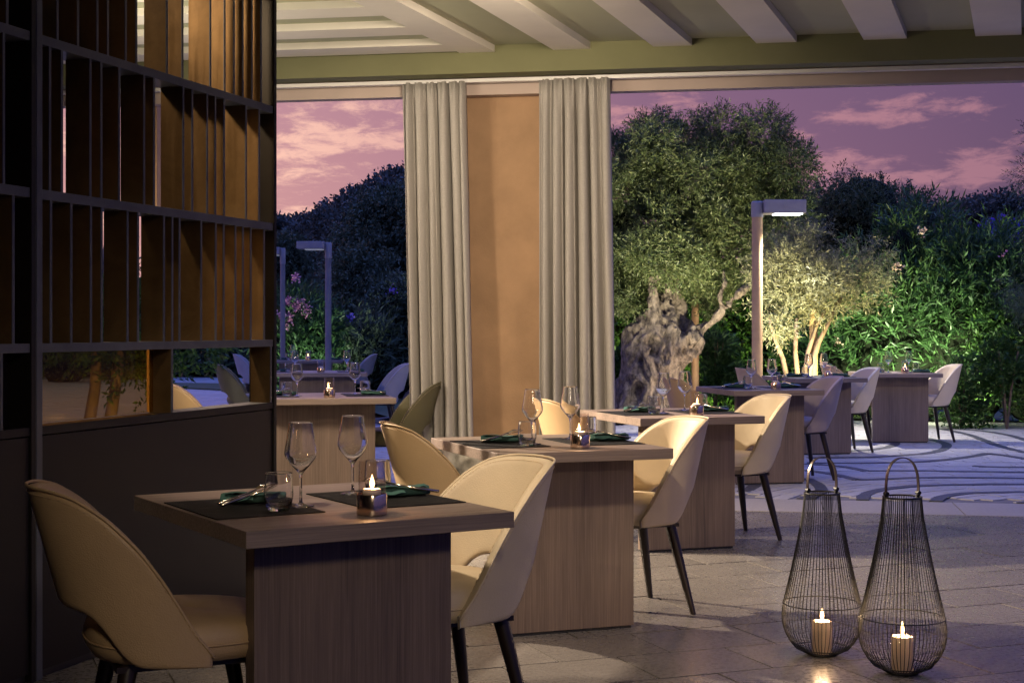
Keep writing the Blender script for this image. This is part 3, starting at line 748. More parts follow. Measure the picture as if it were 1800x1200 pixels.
for k, (nm, x, y, an, a, b, lab, tl, lit, grp) in enumerate(TBL):
    t = make_table('dining_table', a, b, (x, y), an, lab, grp); TT[nm] = (t, a, b, R(an))
    lay_table(t, tl, lit, a, b, nm in ('T1', 'T2', 'T3', 'L1', 'T4'), k)
def tl_pt(nm, u, v):
    t, a, b, r = TT[nm]; return Vector((t.location.x + u * math.cos(r) - v * math.sin(r), t.location.y + u * math.sin(r) + v * math.cos(r)))
CH_ = [ # table, side, along offset, v offset, turn, colour, label
 ('T1', 'L', -.01, .0, -8, 'tan', 'tan leather chair seen from behind in the left foreground'),
 ('T1', 'R', .04, .10, -2, 'cream', 'cream leather chair at the right end of the nearest table'),
 ('T2', 'L', .09, .15, -6, 'tan', 'tan leather chair at the left end of the second table'),
 ('T2', 'R', .03, .11, 0, 'cream', 'cream leather chair at the right end of the second table'),
 ('T3', 'L', .0, .12, -6, 'tan', 'tan chair in front of the right curtain, left end of the third table'),
 ('T3', 'R', .06, .13, 0, 'cream', 'cream leather chair at the right end of the third table'),
 ('T4', 'L', .0, .1, -3, 'tan', 'mustard tan chair in front of the olive trunk'),
 ('T4', 'R', .0, .10, 0, 'mauve', 'chair tinted mauve by shade at the right end of the fourth table'),
 ('T5', 'L', .0, .1, -3, 'tan', 'tan chair at the left end of the fifth table beside the lit lamp post'),
 ('T5', 'R', -.04, .08, 0, 'cream', 'pale cream chair at the right end of the fifth table'),
 ('T6', 'L', .0, .1, 0, 'tan', 'tan chair at the left end of the farthest table'),
 ('T6', 'R', -.05, .0, 4, 'cream', 'pale cream chair nearest the hedge, right end of the farthest table'),
 ('L1', 'R', .03, .12, 0, 'olive', 'dark olive leather chair in front of the left curtain'),
 ('L1', 'L', -.22, .1, 0, 'tan', 'mustard chair back seen through the window slot of the screen'),
 ('L2', 'R', .12, .05, 4, 'grey', 'dusk-greyed chair at the right end of the middle table of the left row'),
 ('L2', 'L', -.22, .1, 0, 'olive', 'olive chair seen through the screen slot, middle table of the left row'),
 ('L3', 'R', .14, .05, 4, 'grey', 'dusk-greyed chair at the right end of the far table, left row'),
 ('L3', 'L', -.22, .1, 0, 'grey', 'dusk-greyed chair farthest away through the screen slot')]
for nm, sd, du, dv, tn, col, lab in CH_:
    t, a, b, r = TT[nm]
    p = tl_pt(nm, (0 if sd == 'L' else a) + du, b / 2 + dv)
    make_chair(p.x, p.y, math.degrees(r) + (0 if sd == 'L' else 180) + tn, col, lab, 'upholstered dining chairs')

# steel planter behind the second table
p = P(838, 700, 9.2)
pt = empty('steel_planter', (p.x, 9.3, 0)); tag(pt, 'round brushed steel planter half hidden behind the second table', 'planter')
o = MB().lathe([(.001, 0), (.17, 0), (.18, .01), (.21, .25), (.215, .50), (.205, .52), (.195, .50), (.19, .46), (.001, .46)], 40).build('planter_body', M['planter'], pt, True); autosmooth(o.data, 35)
MB().lathe([(.001, .462), (.188, .462), (.15, .475), (.001, .48)], 24).build('planter_soil', M['soil'], pt, True)

# ------------------------------------------------------------------ wire lanterns
def lantern(px, py, sc, label, rz):
    c = G(px, py); t = empty('wire_lantern', (c.x, c.y, 0), rz); tag(t, label, 'lantern', 'wire lanterns'); t.scale = (sc, sc, sc)
    zs = [0.004, .012, .030, .065, .11, .155, .20, .30, .42, .54, .612]; rs = [.052, .075, .103, .130, .1475, .1505, .144, .120, .0945, .0725, .0655]
    Z = np.linspace(zs[0], zs[-1], 26); Rr = np.interp(Z, zs, rs)
    pts0 = list(zip(Rr, Z)); n = 62; mb = MB(); n2 = 0
    for k in range(n):
        a = 2 * math.pi * k / n
        jw = .02 * math.sin(k * 12.9); a += .012 * math.sin(k * 7.3)
        mb.tube([(r_ * math.cos(a + jw * z_ * 3), r_ * math.sin(a + jw * z_ * 3), z_) for r_, z_ in pts0], .00135, 4, False)
    o = mb.build('wire_cage', M['wire'], t, True)
    def ring(name, r_, z_, th):
        return MB().tube([(r_ * math.cos(2 * math.pi * k / 48), r_ * math.sin(2 * math.pi * k / 48), z_) for k in range(49)], th, 6, False).build(name, M['wire'], t, True)
    ring('ring', .052, .004, .0035); ring('ring', .146, .195, .002); ring('ring', .0655, .612, .0035); ring('ring', .100, .028, .0018)
    MB().lathe([(.001, .003), (.054, .003), (.054, .006), (.001, .006)], 32).build('base_plate', M['wire'], t)
    hp = [(-.062, 0, .62), (-.0625, 0, .655), (-.056, 0, .70), (-.036, 0, .735), (0, 0, .749), (.036, 0, .735), (.056, 0, .70), (.0625, 0, .655), (.062, 0, .62)]
    hp = [(q.x, q.y, q.z) for q in catmull([Vector(q) for q in hp], 5)]
    mb = MB()
    for i in range(len(hp) - 1):
        p, q_ = Vector(hp[i]), Vector(hp[i + 1]); d = (q_ - p).normalized(); nn = Vector((-d.z, 0, d.x)) * .0014; e = Vector((0, .0075, 0))
        mb.add([p - nn - e, p + nn - e, p + nn + e, p - nn + e, q_ - nn - e, q_ + nn - e, q_ + nn + e, q_ - nn + e], [(0, 1, 5, 4), (1, 2, 6, 5), (2, 3, 7, 6), (3, 0, 4, 7)])
    mb.build('handle', M['bandsteel'], t)
    for s in (-1, 1):
        MB().tube([(s * .062, -.010, .626), (s * .062, .010, .626)], .007, 8).build('hinge', M['wire'], t)
        MB().box((s * .062 - .006, -.004, .608), (s * .062 + .006, .004, .628)).build('hinge_bracket', M['wire'], t)
    cn = empty('pillar_candle', (c.x, c.y, .0065 * sc), 0); cn.scale = (sc, sc, sc)
    tag(cn, 'lit cream pillar candle in glass inside the ' + ('left' if px < 1500 else 'right') + ' wire lantern', 'candle', 'lantern candles')
    o = MB().lathe([(.001, .002), (.036, .002), (.0372, .006), (.0372, .118), (.0355, .122), (.030, .119), (.001, .117)], 32).build('candle_body', M['wax'], cn, True); autosmooth(o.data, 40)
    MB().lathe([(.041, 0), (.0415, .001), (.0415, .150), (.0402, .150), (.0402, .002)], 32).build('candle_glass', M['candleglass'], cn, True)
    MB().tube([(0, 0, .117), (.001, 0, .128)], .0012, 5).build('wick', M['wick'], cn)
    o = link('flame', FL, cn, (0, 0, .055)); o.scale = (1.25, 1.25, 1.25); o.location.z = .124 - .068 * 1.25
    point_lamp(cn, (0, 0, .152), 3.0, (1, .66, .36), .008)
lantern(1445, 1150, 1.0, 'black teardrop wire lantern, the left one of the pair', R(20))
lantern(1586, 1182, 1.03, 'black teardrop wire lantern, the right one nearer the viewer', R(15))

# ------------------------------------------------------------------ vegetation helpers
def fast_mesh(name, V, Fq, mat_):
    me = bpy.data.meshes.new(name); n, m_ = len(V), len(Fq); k = Fq.shape[1]
    me.vertices.add(n); me.vertices.foreach_set('co', np.asarray(V, np.float32).ravel())
    me.loops.add(m_ * k); me.loops.foreach_set('vertex_index', np.asarray(Fq, np.int32).ravel())
    me.polygons.add(m_); me.polygons.foreach_set('loop_start', np.arange(0, m_ * k, k, dtype=np.int32))
    me.update(calc_edges=True); me.materials.append(mat_); return me
def unit(a): return a / np.maximum(np.linalg.norm(a, axis=1, keepdims=True), 1e-9)
def leaf_cards(pos, dr, ln, wd, rng):
    n = len(pos); dr = unit(dr); rv = unit(rng.normal(size=(n, 3))); sd = unit(np.cross(dr, rv)); up = np.cross(sd, dr)
    ln = np.broadcast_to(ln, n)[:, None]; wd = np.broadcast_to(wd, n)[:, None]
    bend = up * ln * rng.uniform(-.12, .12, (n, 1))
    v = np.stack([pos, pos + dr * ln * .42 + sd * wd * .5 + bend, pos + dr * ln, pos + dr * ln * .42 - sd * wd * .5 + bend], 1).reshape(-1, 3)
    return v, np.arange(4 * n).reshape(-1, 4)
def twigs(pos, dr, k, tl, rng, spread=.8):
    """k leaves set along each twig"""
    n = len(pos); dr = unit(dr); t = np.tile(np.linspace(.1, 1, k), n)[:, None]
    p = np.repeat(pos, k, 0) + np.repeat(dr, k, 0) * t * tl
    d = np.repeat(dr, k, 0) * .75 + unit(rng.normal(size=(n * k, 3))) * spread
    return p, d
def blob(center, rad, n, rng, lo=.55):
    u = unit(rng.normal(size=(n, 3))); r = rng.uniform(lo ** 3, 1, (n, 1)) ** (1 / 3)
    return np.array(center) + u * r * np.array(rad), u
def crown(lumps, total, rng, lo=.5, droop=.0, up=.35):
    vol = np.array([l[1][0] * l[1][1] + l[1][2] * l[1][0] for l in lumps]); cnt = (total * vol / vol.sum()).astype(int) + 1
    A, B = [], []
    for (c, r), k in zip(lumps, cnt):
        p, u = blob(c, r, k, rng, lo); A.append(p); B.append(u + np.array([0, 0, up - droop]) + rng.normal(size=u.shape) * .45)
    return np.concatenate(A), np.concatenate(B)
def lumpy(center, rad, n, rng, size=(.28, .5)):
    """small lumps scattered over a big ellipsoid so that the outline is uneven"""
    c, u = blob(center, np.array(rad) * .82, n, rng, .35); out = []
    mr_ = min(rad)
    for k in range(n):
        s = rng.uniform(*size) * mr_; out.append((c[k], (s * rng.uniform(.9, 1.3), s * rng.uniform(.9, 1.3), s * rng.uniform(.7, 1.0))))
    return out
def foliage(name, parent, lumps, total, k, tl, ln, wd, mat_, seed, lo=.5, up=.35, droop=0, spread=.8, zmin=None):
    rng = np.random.default_rng(seed); p, d = crown(lumps, total, rng, lo, droop, up)
    if zmin is not None: kp = p[:, 2] > zmin; p, d = p[kp], d[kp]
    p, d = twigs(p, d, k, tl, rng, spread)
    n = len(p); v, f = leaf_cards(p, d, ln * rng.uniform(.7, 1.25, n), wd * rng.uniform(.8, 1.2, n), rng)
    o = link(name, fast_mesh(name, v, f, mat_), parent); o['kind'] = 'stuff'; return o
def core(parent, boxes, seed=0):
    """lumpy closed dark bodies added inside foliage to block see-through"""
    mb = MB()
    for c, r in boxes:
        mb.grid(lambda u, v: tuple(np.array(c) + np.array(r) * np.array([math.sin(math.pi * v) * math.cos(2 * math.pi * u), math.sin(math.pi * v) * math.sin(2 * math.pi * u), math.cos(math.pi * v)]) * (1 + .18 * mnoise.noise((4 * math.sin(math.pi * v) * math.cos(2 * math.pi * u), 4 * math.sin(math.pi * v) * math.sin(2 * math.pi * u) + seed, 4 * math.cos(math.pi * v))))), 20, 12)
    return mb.build('dark_filler', M['core'], parent, True)
def A3(v): return np.array([v.x, v.y, v.z])

# ---- old olive tree
OY = 19.5
ol = empty('olive_tree', (P(1140, 740, OY).x, OY, 0)); tag(ol, 'large old olive tree with thick gnarled trunk behind the third table', 'tree')
def otube(mb, pts, rad, dy=0, n=14):
    mb.tube([P(a, b, OY + dy + (c if c else 0)) - ol.location for a, b, c in pts], rad, n)
mb = MB()
otube(mb, [(1128, 745, 0), (1130, 705, 0), (1140, 660, 0), (1152, 620, 0), (1166, 580, 0), (1172, 530, .1), (1178, 485, .15)], [.40, .42, .40, .44, .38, .22, .13], n=20)
otube(mb, [(1125, 660, -.1), (1122, 620, -.1), (1120, 585, -.05), (1124, 562, 0)], [.25, .22, .19, .09])
otube(mb, [(1165, 650, -.1), (1185, 615, -.12), (1208, 594, -.1), (1224, 580, -.05)], [.24, .25, .27, .13])
otube(mb, [(1150, 600, -.22), (1153, 570, -.25), (1147, 545, -.25), (1144, 500, -.2), (1150, 478, -.1)], [.10, .10, .07, .05, .04])
otube(mb, [(1215, 590, -.1), (1245, 568, -.1), (1272, 545, -.15), (1300, 515, -.2), (1335, 490, -.1)], [.11, .075, .07, .06, .035])
otube(mb, [(1268, 545, -.15), (1270, 510, -.15), (1271, 475, -.1)], [.04, .032, .025])
otube(mb, [(1150, 490, -.15), (1185, 465, -.2), (1205, 448, -.2)], [.035, .04, .025])
otube(mb, [(1178, 490, .1), (1190, 420, .2), (1230, 340, .3)], [.11, .08, .03])
otube(mb, [(1172, 500, .1), (1140, 430, .2), (1110, 350, .2)], [.09, .06, .03])
rr = random.Random(4)
for k in range(9):
    a = rr.uniform(-1.2, 1.2); x0 = 1130 + 22 * math.sin(a * 1.2); otube(mb, [(x0, 700, -.25), (x0 + 14 * math.sin(a), 722, -.33), (x0 + 34 * math.sin(a), 742, -.42)], [.12, .085, .04], n=8)
trk = mb.build('trunk', M['bark'], ol, True)
rm = trk.modifiers.new('remesh', 'REMESH'); rm.mode = 'VOXEL'; rm.voxel_size = .016; rm.use_smooth_shade = True
dg = bpy.context.evaluated_depsgraph_get(); me = bpy.data.meshes.new_from_object(trk.evaluated_get(dg)); trk.modifiers.clear(); trk.data = me; me.name = 'trunk'
nv_ = len(me.vertices); co = np.zeros(nv_ * 3); me.vertices.foreach_get('co', co); co = co.reshape(-1, 3); no = np.zeros(nv_ * 3); me.vertices.foreach_get('normal', no); no = no.reshape(-1, 3)
dsp = np.zeros(nv_)
for i in range(nv_):
    x_, y_, z_ = co[i]; tw = x_ * .5 + .35 * z_
    w_ = mnoise.noise((x_ * 1.7, y_ * 1.7, z_ * 1.2))
    r1_ = 1 - abs(mnoise.noise((x_ * 6 + w_ * 1.5 + tw, y_ * 6, z_ * 1.8)))
    r2_ = 1 - abs(mnoise.noise((x_ * 15 + w_ * 3, y_ * 15, z_ * 5 + 9)))
    c_ = mnoise.noise((x_ * 3.6 + 5, y_ * 3.6, z_ * 2.4))
    hole = max(0, c_ - .20) * 5; c2_ = mnoise.noise((x_ * 8 + 2, y_ * 8, z_ * 5.5)); r3_ = 1 - abs(mnoise.noise((x_ * 30, y_ * 30, z_ * 11)))
    dsp[i] = .11 * (r1_ - .8) + .06 * (r2_ - .8) + .02 * (r3_ - .8) + .06 * w_ - .13 * min(1, hole) - .06 * min(1, max(0, c2_ - .28) * 6)
thick = np.clip(1.0 - (co[:, 2] - 1.5) * .55, .25, 1)
thick *= np.where(np.abs(co[:, 0] - .25) > .55, .5, 1)
co += no * (dsp * thick)[:, None]; me.vertices.foreach_set('co', co.ravel()); me.update()
def lump_px(lst, Y, base):   # (px, py, radius px, dy)
    out = []
    for px, py, rp, dy in lst:
        r_ = rp * (Y + dy) / F; out.append((A3(P(px, py, Y + dy) - base), (r_, r_, r_ * .85)))
    return out
rng = np.random.default_rng(11)
big = []
for c, r_ in lump_px([(1125, 290, 62, 0), (1185, 255, 66, .3), (1255, 250, 66, 0), (1325, 265, 66, .2), (1385, 300, 52, 0), (1115, 370, 62, 0), (1180, 340, 70, .6), (1260, 340, 70, .5), (1335, 350, 66, .4), (1395, 370, 46, .2),
                      (1105, 450, 55, 0), (1160, 430, 58, .6), (1230, 440, 62, .4), (1300, 440, 60, .3), (1350, 430, 40, .3), (1100, 520, 40, 0), (1240, 510, 44, .3), (1290, 490, 40, .2), (1130, 500, 40, .5), (1040, 330, 70, 0), (1030, 430, 70, 0), (1060, 270, 50, .2), (1205, 300, 46, .1), (1240, 390, 48, 0), (1290, 300, 46, .1), (1195, 450, 36, -.3), (1176, 478, 30, -.3), (1150, 455, 34, -.3), (1225, 470, 30, -.2), (1108, 540, 28, -.1), (1120, 440, 40, -.3)], OY, ol.location):
    for _ in range(4):
        big.append((c + rng.normal(size=3) * np.array(r_) * .42, tuple(np.array(r_) * rng.uniform(.4, .62))))
foliage('foliage', ol, big, 17000, 11, .20, .062, .013, M['leaf_olive'], 12, .35, .25, .1)
ob = bpy.data.objects
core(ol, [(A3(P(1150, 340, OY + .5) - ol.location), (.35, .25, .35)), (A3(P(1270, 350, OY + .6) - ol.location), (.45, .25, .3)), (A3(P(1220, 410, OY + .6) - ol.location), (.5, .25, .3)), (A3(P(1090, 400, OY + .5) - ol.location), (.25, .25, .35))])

# ---- small lit olive
SY = 18.4
so = empty('olive_tree', (P(1395, 690, SY).x, SY, 0)); tag(so, 'small pale olive tree lit up under the lamp beside the poles', 'tree')
mb = MB(); rr = random.Random(9)
for pts in ([(1400, 745), (1388, 690), (1376, 630), (1360, 590), (1352, 560)], [(1402, 745), (1405, 690), (1398, 620), (1400, 560)], [(1406, 745), (1412, 690), (1420, 620), (1436, 570), (1460, 530)], [(1404, 745), (1418, 670), (1440, 600), (1480, 520)]):
    mb.tube([P(a, b, SY + rr.uniform(-.05, .05)) - so.location for a, b in pts], [.045, .038, .03, .022, .015][:len(pts)], 8)
mb.build('trunk', M['stem'], so, True)
big = []
for c, r_ in lump_px([(1380, 440, 34, 0), (1420, 425, 26, -.1), (1370, 490, 42, 0), (1420, 480, 44, -.2), (1470, 470, 40, 0), (1515, 460, 34, .1), (1550, 470, 22, .2), (1370, 540, 38, 0), (1420, 540, 40, .1), (1470, 525, 36, 0), (1510, 505, 26, .1), (1360, 580, 24, 0), (1350, 470, 26, .1), (1440, 405, 14, 0)], SY, so.location):
    for _ in range(4): big.append((c + rng.normal(size=3) * np.array(r_) * .5, tuple(np.array(r_) * rng.uniform(.35, .6))))
foliage('foliage', so, big, 2100, 10, .19, .065, .012, M['leaf_olive_pale'], 22, .2, .3, .15)

# ---- clipped hedge behind the olive
def hedge_box(name, label, x0, x1, y0, y1, z1, total, mat_, ln, wd, seed, k=7, tl=.12):
    rng = np.random.default_rng(seed); h = empty(name, ((x0 + x1) / 2, y0, 0)); tag(h, label, 'hedge'); L = np.array([h.location.x, h.location.y, 0])
    p = np.stack([rng.uniform(x0, x1, total), y0 + rng.exponential(.10, total), rng.uniform(.02, z1, total)], 1)
    p[:, 1] += .10 * np.sin(p[:, 0] * 3.1) * np.sin(p[:, 2] * 4); tp = rng.random(total) < .2; p[tp, 2] = z1 + rng.normal(size=tp.sum()) * .10; p[tp, 1] = rng.uniform(y0, y1, tp.sum())
    d = np.tile([0, -.8, .5], (total, 1)) + rng.normal(size=(total, 3)) * .6
    p, d = twigs(p, d, k, tl, rng, .9); n = len(p); v, f = leaf_cards(p - L, d, ln * rng.uniform(.7, 1.2, n), wd * rng.uniform(.8, 1.2, n), rng)
    o = link('foliage', fast_mesh('foliage', v, f, mat_), h); o['kind'] = 'stuff'
    MB().box((x0 - L[0], .16, 0), (x1 - L[0], y1 - y0, z1 - .1)).build('dark_filler', M['core'], h); return h  # dark box added to block the view through the hedge
hedge_box('clipped_hedge', 'dense broad leaved green hedge behind the gnarled olive trunk', -.6, 5.6, 22.3, 23.2, 1.95, 5200, M['leaf_hedge'], .075, .036, 31)
hedge_box('clipped_hedge', 'dark hedge far off behind the window slots of the screen', -15.5, -5.2, 37.5, 38.8, 1.9, 2600, M['leaf_dark'], .16, .08, 32, 7, .2)
# bright leafy shrubs at the foot of the trunk
def shrub(px, py, Y, rpx, hpx, label, mat_, total, ln, wd, seed, k=8, tl=.16, up=.6, name='leafy_shrub', kw=None):
    base = P(px, py, Y); base.z = 0; h = empty(name, base); tag(h, label, 'shrub'); r_ = rpx * Y / F; hh = hpx * Y / F; rng = np.random.default_rng(seed)
    lumps = lumpy((0, 0, hh * .5), (r_, r_ * .8, hh * .5), 14, rng, (.35, .6))
    foliage('foliage', h, lumps, total, k, tl, ln, wd, mat_, seed, .2, up, 0, .7, .02)
    mb = MB()
    for q in range(5):
        a = rng.uniform(0, 6.28); mb.tube([(0, 0, 0), (.2 * r_ * math.cos(a), .2 * r_ * math.sin(a), hh * .4), (.55 * r_ * math.cos(a), .5 * r_ * math.sin(a), hh * .8)], [.016, .012, .006], 6)
    mb.build('stem', M['stem'], h); return h
shrub(1095, 720, 20.6, 26, 130, 'bright green shrub at the left foot of the olive trunk', M['leaf_hedge'], 330, .10, .035, 41)
shrub(1258, 715, 20.8, 34, 165, 'bright green shrub with pointed leaves right of the olive trunk', M['leaf_ole'], 360, .13, .026, 42)

# ---- oleanders
def oleander(px, Y, zt, rx, ry, label, total, seed, flowers, petal, mat_='leaf_ole', name='oleander_bush', ln=.14, wd=.024, k=9, tl=.30):
    base = P(px, 700, Y); base.z = 0; h = empty(name, base); tag(h, label, 'shrub', 'oleander bushes'); rng = np.random.default_rng(seed)
    lumps = lumpy((0, 0, zt * .50), (rx, ry, zt * .50), 46, rng, (.30, .52))
    foliage('foliage', h, lumps, total, k, tl, ln, wd, M[mat_], seed, .55, .75, 0, .55, .02)
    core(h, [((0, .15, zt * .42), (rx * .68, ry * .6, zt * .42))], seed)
    if flowers:
        fl = []
        for fx, fy, n_ in flowers:
            c = A3(P(fx, fy, Y - ry * .9) - base); p = c + rng.normal(size=(n_ * 9, 3)) * .035
            fl.append((p, rng.normal(size=(n_ * 9, 3)) + np.array([0, -.6, .2])))
        p = np.concatenate([a for a, b in fl]); d = np.concatenate([b for a, b in fl]); v, f = leaf_cards(p, d, .042, .036, rng)
        o = link('blossoms', fast_mesh('blossoms', v, f, M[petal]), h); o['kind'] = 'stuff'
    return h
oleander(1520, 20.4, 2.1, 1.0, .7, 'dark green oleander left of the tall oleander mass, behind the farthest table', 900, 51, [(1430, 757, 1), (1472, 600, 4), (1567, 548, 5)], 'petal_pale')
oleander(1615, 19.8, 3.0, 1.2, .8, 'tall oleander with long narrow leaves behind the farthest table', 1900, 52, [(1620, 407, 4), (1577, 468, 4)], 'petal_pale')
oleander(1725, 19.4, 2.8, 1.0, .8, 'tall oleander right of the farthest table', 1800, 53, [(1762, 450, 1)], 'petal')
oleander(1470, 21.3, 1.7, .8, .6, 'low dark oleander behind the small olive tree', 500, 54, None, None)
oleander(1830, 18.8, 1.8, .8, .7, 'dark leafy bush at the right edge of the paving', 1000, 55, None, None, 'leaf_hedge', 'leafy_bush', .09, .035, 8, .2)
shrub(1690, 755, 18.3, 55, 130, 'low small leaved shrub at the foot of the hedge by the far chair', M['leaf_hedge'], 700, .05, .022, 43, 8, .12)
shrub(1770, 752, 18.2, 48, 170, 'dark small leaved shrub near the right edge of the picture', M['leaf_hedge'], 700, .05, .024, 44, 8, .12)
oleander(525, 24.6, 1.95, .75, .6, 'oleander with pink blossoms beside the left lamp post', 1000, 56, [(520, 487, 7), (508, 528, 9), (520, 540, 9), (495, 555, 9), (509, 558, 9), (541, 541, 5), (505, 575, 4), (536, 551, 4), (530, 531, 5)], 'petal')
oleander(620, 25.2, 1.5, .9, .6, 'dark oleander with a violet bloom behind the left row', 700, 57, [(617, 557, 5), (690, 510, 3)], 'petal_blue', 'leaf_dark')
# conifer sprays hanging in at the right edge
cf = empty('conifer_tree', (P(1850, 700, 16.5).x, 16.5, 0)); tag(cf, 'feathery conifer branches entering at the right edge of the picture', 'tree')
MB().tube([(0, 0, 0), (.02, 0, 1.5), (0, 0, 3.3)], [.09, .07, .03], 10).build('trunk', M['stem'], cf, True)
big = []
for px, py, rp in [(1830, 330, 36), (1835, 420, 50), (1815, 510, 40), (1840, 560, 40), (1800, 540, 16), (1850, 250, 30)]:
    for c, r_ in lump_px([(px, py, rp, 0)], 16.5, cf.location):
        for _ in range(3): big.append((c + rng.normal(size=3) * np.array(r_) * .4, tuple(np.array(r_) * .6)))
foliage('foliage', cf, big, 900, 14, .22, .05, .006, M['leaf_con'], 61, .2, -.2, .25, .5)

# ---- trees beyond the garden
def far_tree(px, ytop, Y, rpx, label, mat_, seed, total=1500, ln=.16, wd=.08, name='broadleaf_tree', asp=1.0, zb=0):
    base = P(px, 600, Y); base.z = zb; t = empty(name, base); tag(t, label, 'tree', 'trees beyond the garden'); rng = np.random.default_rng(seed)
    zt = P(px, ytop, Y).z - zb; r_ = rpx * Y / F; cz = zt - r_ * asp
    lumps = lumpy((0, 0, cz), (r_ * .92, r_ * .8, r_ * asp * .95), 34, rng, (.26, .46)) + lumpy((0, 0, max(.4, cz * .55)), (r_ * .8, r_ * .7, max(.4, cz * .55)), 16, rng, (.4, .6))
    foliage('crown', t, lumps, int(total * 1.7), 9, ln * 2.0, ln * .68, wd * .6, M[mat_], seed, .45, .3, 0, .9, .02)
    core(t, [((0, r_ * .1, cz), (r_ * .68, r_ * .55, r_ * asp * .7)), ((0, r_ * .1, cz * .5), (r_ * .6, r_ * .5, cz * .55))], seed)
    MB().tube([(0, 0, 0), (.03 * r_, 0, cz * .6), (0, 0, cz)], [.12, .09, .05], 8).build('trunk', M['stem'], t, True); return t
far_tree(1520, 285, 26, 100, 'dark bushy tree between the big olive and the tall oleander', 'leaf_olive', 71, 2300, .10, .035)
far_tree(1600, 330, 27, 70, 'dark tree top above the tall oleander', 'leaf_dark', 72, 1300, .12, .05)
far_tree(1435, 330, 27, 70, 'shaded tree crown just right of the big olive', 'leaf_olive', 73, 1300, .12, .04)
far_tree(690, 322, 30, 96, 'tall dark tree beside the left curtain', 'leaf_dark', 74, 2600, .13, .07)
far_tree(625, 440, 27, 70, 'dark rounded tree behind the left lamp post', 'leaf_dark', 75, 1600, .12, .06)
far_tree(690, 480, 26, 60, 'dark tree low beside the left curtain', 'leaf_dark', 76, 1300, .11, .06)
far_tree(505, 420, 34, 50, 'dark bush behind the pink oleander', 'leaf_dark', 77, 900, .14, .07)
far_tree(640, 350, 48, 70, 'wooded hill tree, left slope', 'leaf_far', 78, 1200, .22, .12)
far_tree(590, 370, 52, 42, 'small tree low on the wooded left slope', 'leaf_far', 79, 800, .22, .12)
far_tree(440, 540, 39, 60, 'dark bush seen through the right window slot of the screen', 'leaf_dark', 80, 1300, .10, .05)
far_tree(340, 530, 40, 60, 'dark bush seen through the middle of the screen', 'leaf_dark', 81, 1000, .10, .05)
far_tree(215, 500, 36, 80, 'leafy tree seen through the tinted pane of the screen', 'leaf_olive', 82, 1300, .10, .04)
far_tree(110, 470, 34, 80, 'leafy tree seen through the slats left in the screen', 'leaf_olive', 83, 1300, .10, .04)
# garden tree trunks behind the tinted pane
for px, lean, lab in ((150, 12, 'slim leaning trunk left behind the tinted pane'), (186, 16, 'slim trunk in the middle of the tinted pane')):
    b = P(px, 700, 15.5); t = empty('young_tree', (b.x, 15.5, 0)); tag(t, lab, 'tree', 'young trees behind the pane')
    MB().tube([(0, 0, 0), (.1, 0, .6), (.02 + lean * .01, 0, 1.4), (lean * .02, 0, 2.2)], [.07, .06, .05, .035], 8).build('trunk', M['stem'], t, True)
    foliage('crown', t, lumpy((.35, 0, 1.35), (.9, .6, .75), 18, rng, (.3, .5)), 420, 9, .2, .09, .03, M['leaf_hedge'], 90 + px, .2)
shrub(270, 760, 13.6, 60, 60, 'low leafy plant behind the bottom of the tinted pane', M['leaf_hedge'], 260, .07, .03, 95)

# ---- hills
def hill(name, pts, Y, depth, matl, seed):
    mb = MB(); top = [P(px, py, Y) for px, py in pts]
    rows = 7
    def fn(u, v):
        k = u * (len(top) - 1); i = min(int(k), len(top) - 2); t = k - i; a = top[i].lerp(top[i + 1], t)
        s = math.sin(v * math.pi / 2)
        z = -.3 + (a.z + .3) * s + .8 * mnoise.noise((u * 30 + seed, v * 4, 0)) * s
        return (a.x * (1 + (v - 1) * .1), a.y + (v - 1) * depth, z)
    mb.grid(fn, 60, rows); return struct(mb.build(name, M[matl], None, True))
hill('hill', [(380, 470), (440, 440), (520, 425), (560, 415), (620, 370), (680, 335), (760, 300), (860, 290), (1000, 330), (1150, 420)], 120, 40, 'hill', 1)
hill('hill', [(1480, 470), (1560, 420), (1640, 385), (1700, 375), (1770, 378), (1850, 372), (2000, 360)], 120, 40, 'hill', 2)
def woods(label, region, n, Y, seed, size):
    rng = np.random.default_rng(seed); lumps = []
    for k in range(n):
        px, py = region(rng); y = Y + rng.uniform(-14, 2); c = P(px, py, y); r_ = size * rng.uniform(.6, 1.3); lumps.append((A3(c), (r_, r_, r_ * .9)))
    rng2 = np.random.default_rng(seed + 1)
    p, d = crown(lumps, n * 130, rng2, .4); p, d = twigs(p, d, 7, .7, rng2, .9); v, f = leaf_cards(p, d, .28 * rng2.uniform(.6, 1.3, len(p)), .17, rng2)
    o = link('woodland', fast_mesh('woodland', v, f, M['leaf_far'])); o['kind'] = 'stuff'; tag(o, label, 'woodland'); core(o, [(l[0], tuple(np.array(l[1]) * .75)) for l in lumps], seed); return o
def regL(r):
    px = r.uniform(545, 730); yt = np.interp(px, [545, 590, 640, 700, 740], [405, 385, 345, 322, 312]); return px, yt + 8 + r.exponential(34)
woods('dark wooded hillside rising behind the left row of tables', regL, 70, 100, 101, 1.0)
def regL2(r): px = r.uniform(470, 550); return px, 402 + r.uniform(0, 40)
woods('low distant tree line at the left below the pink sky', regL2, 26, 110, 102, .7)
def regR(r): px = r.uniform(1640, 1830); yt = np.interp(px, [1640, 1700, 1760, 1830], [352, 338, 334, 338]); return px, yt + 44 + r.exponential(24)
woods('dark wooded hill behind the right hand hedge', regR, 60, 100, 103, 1.0)
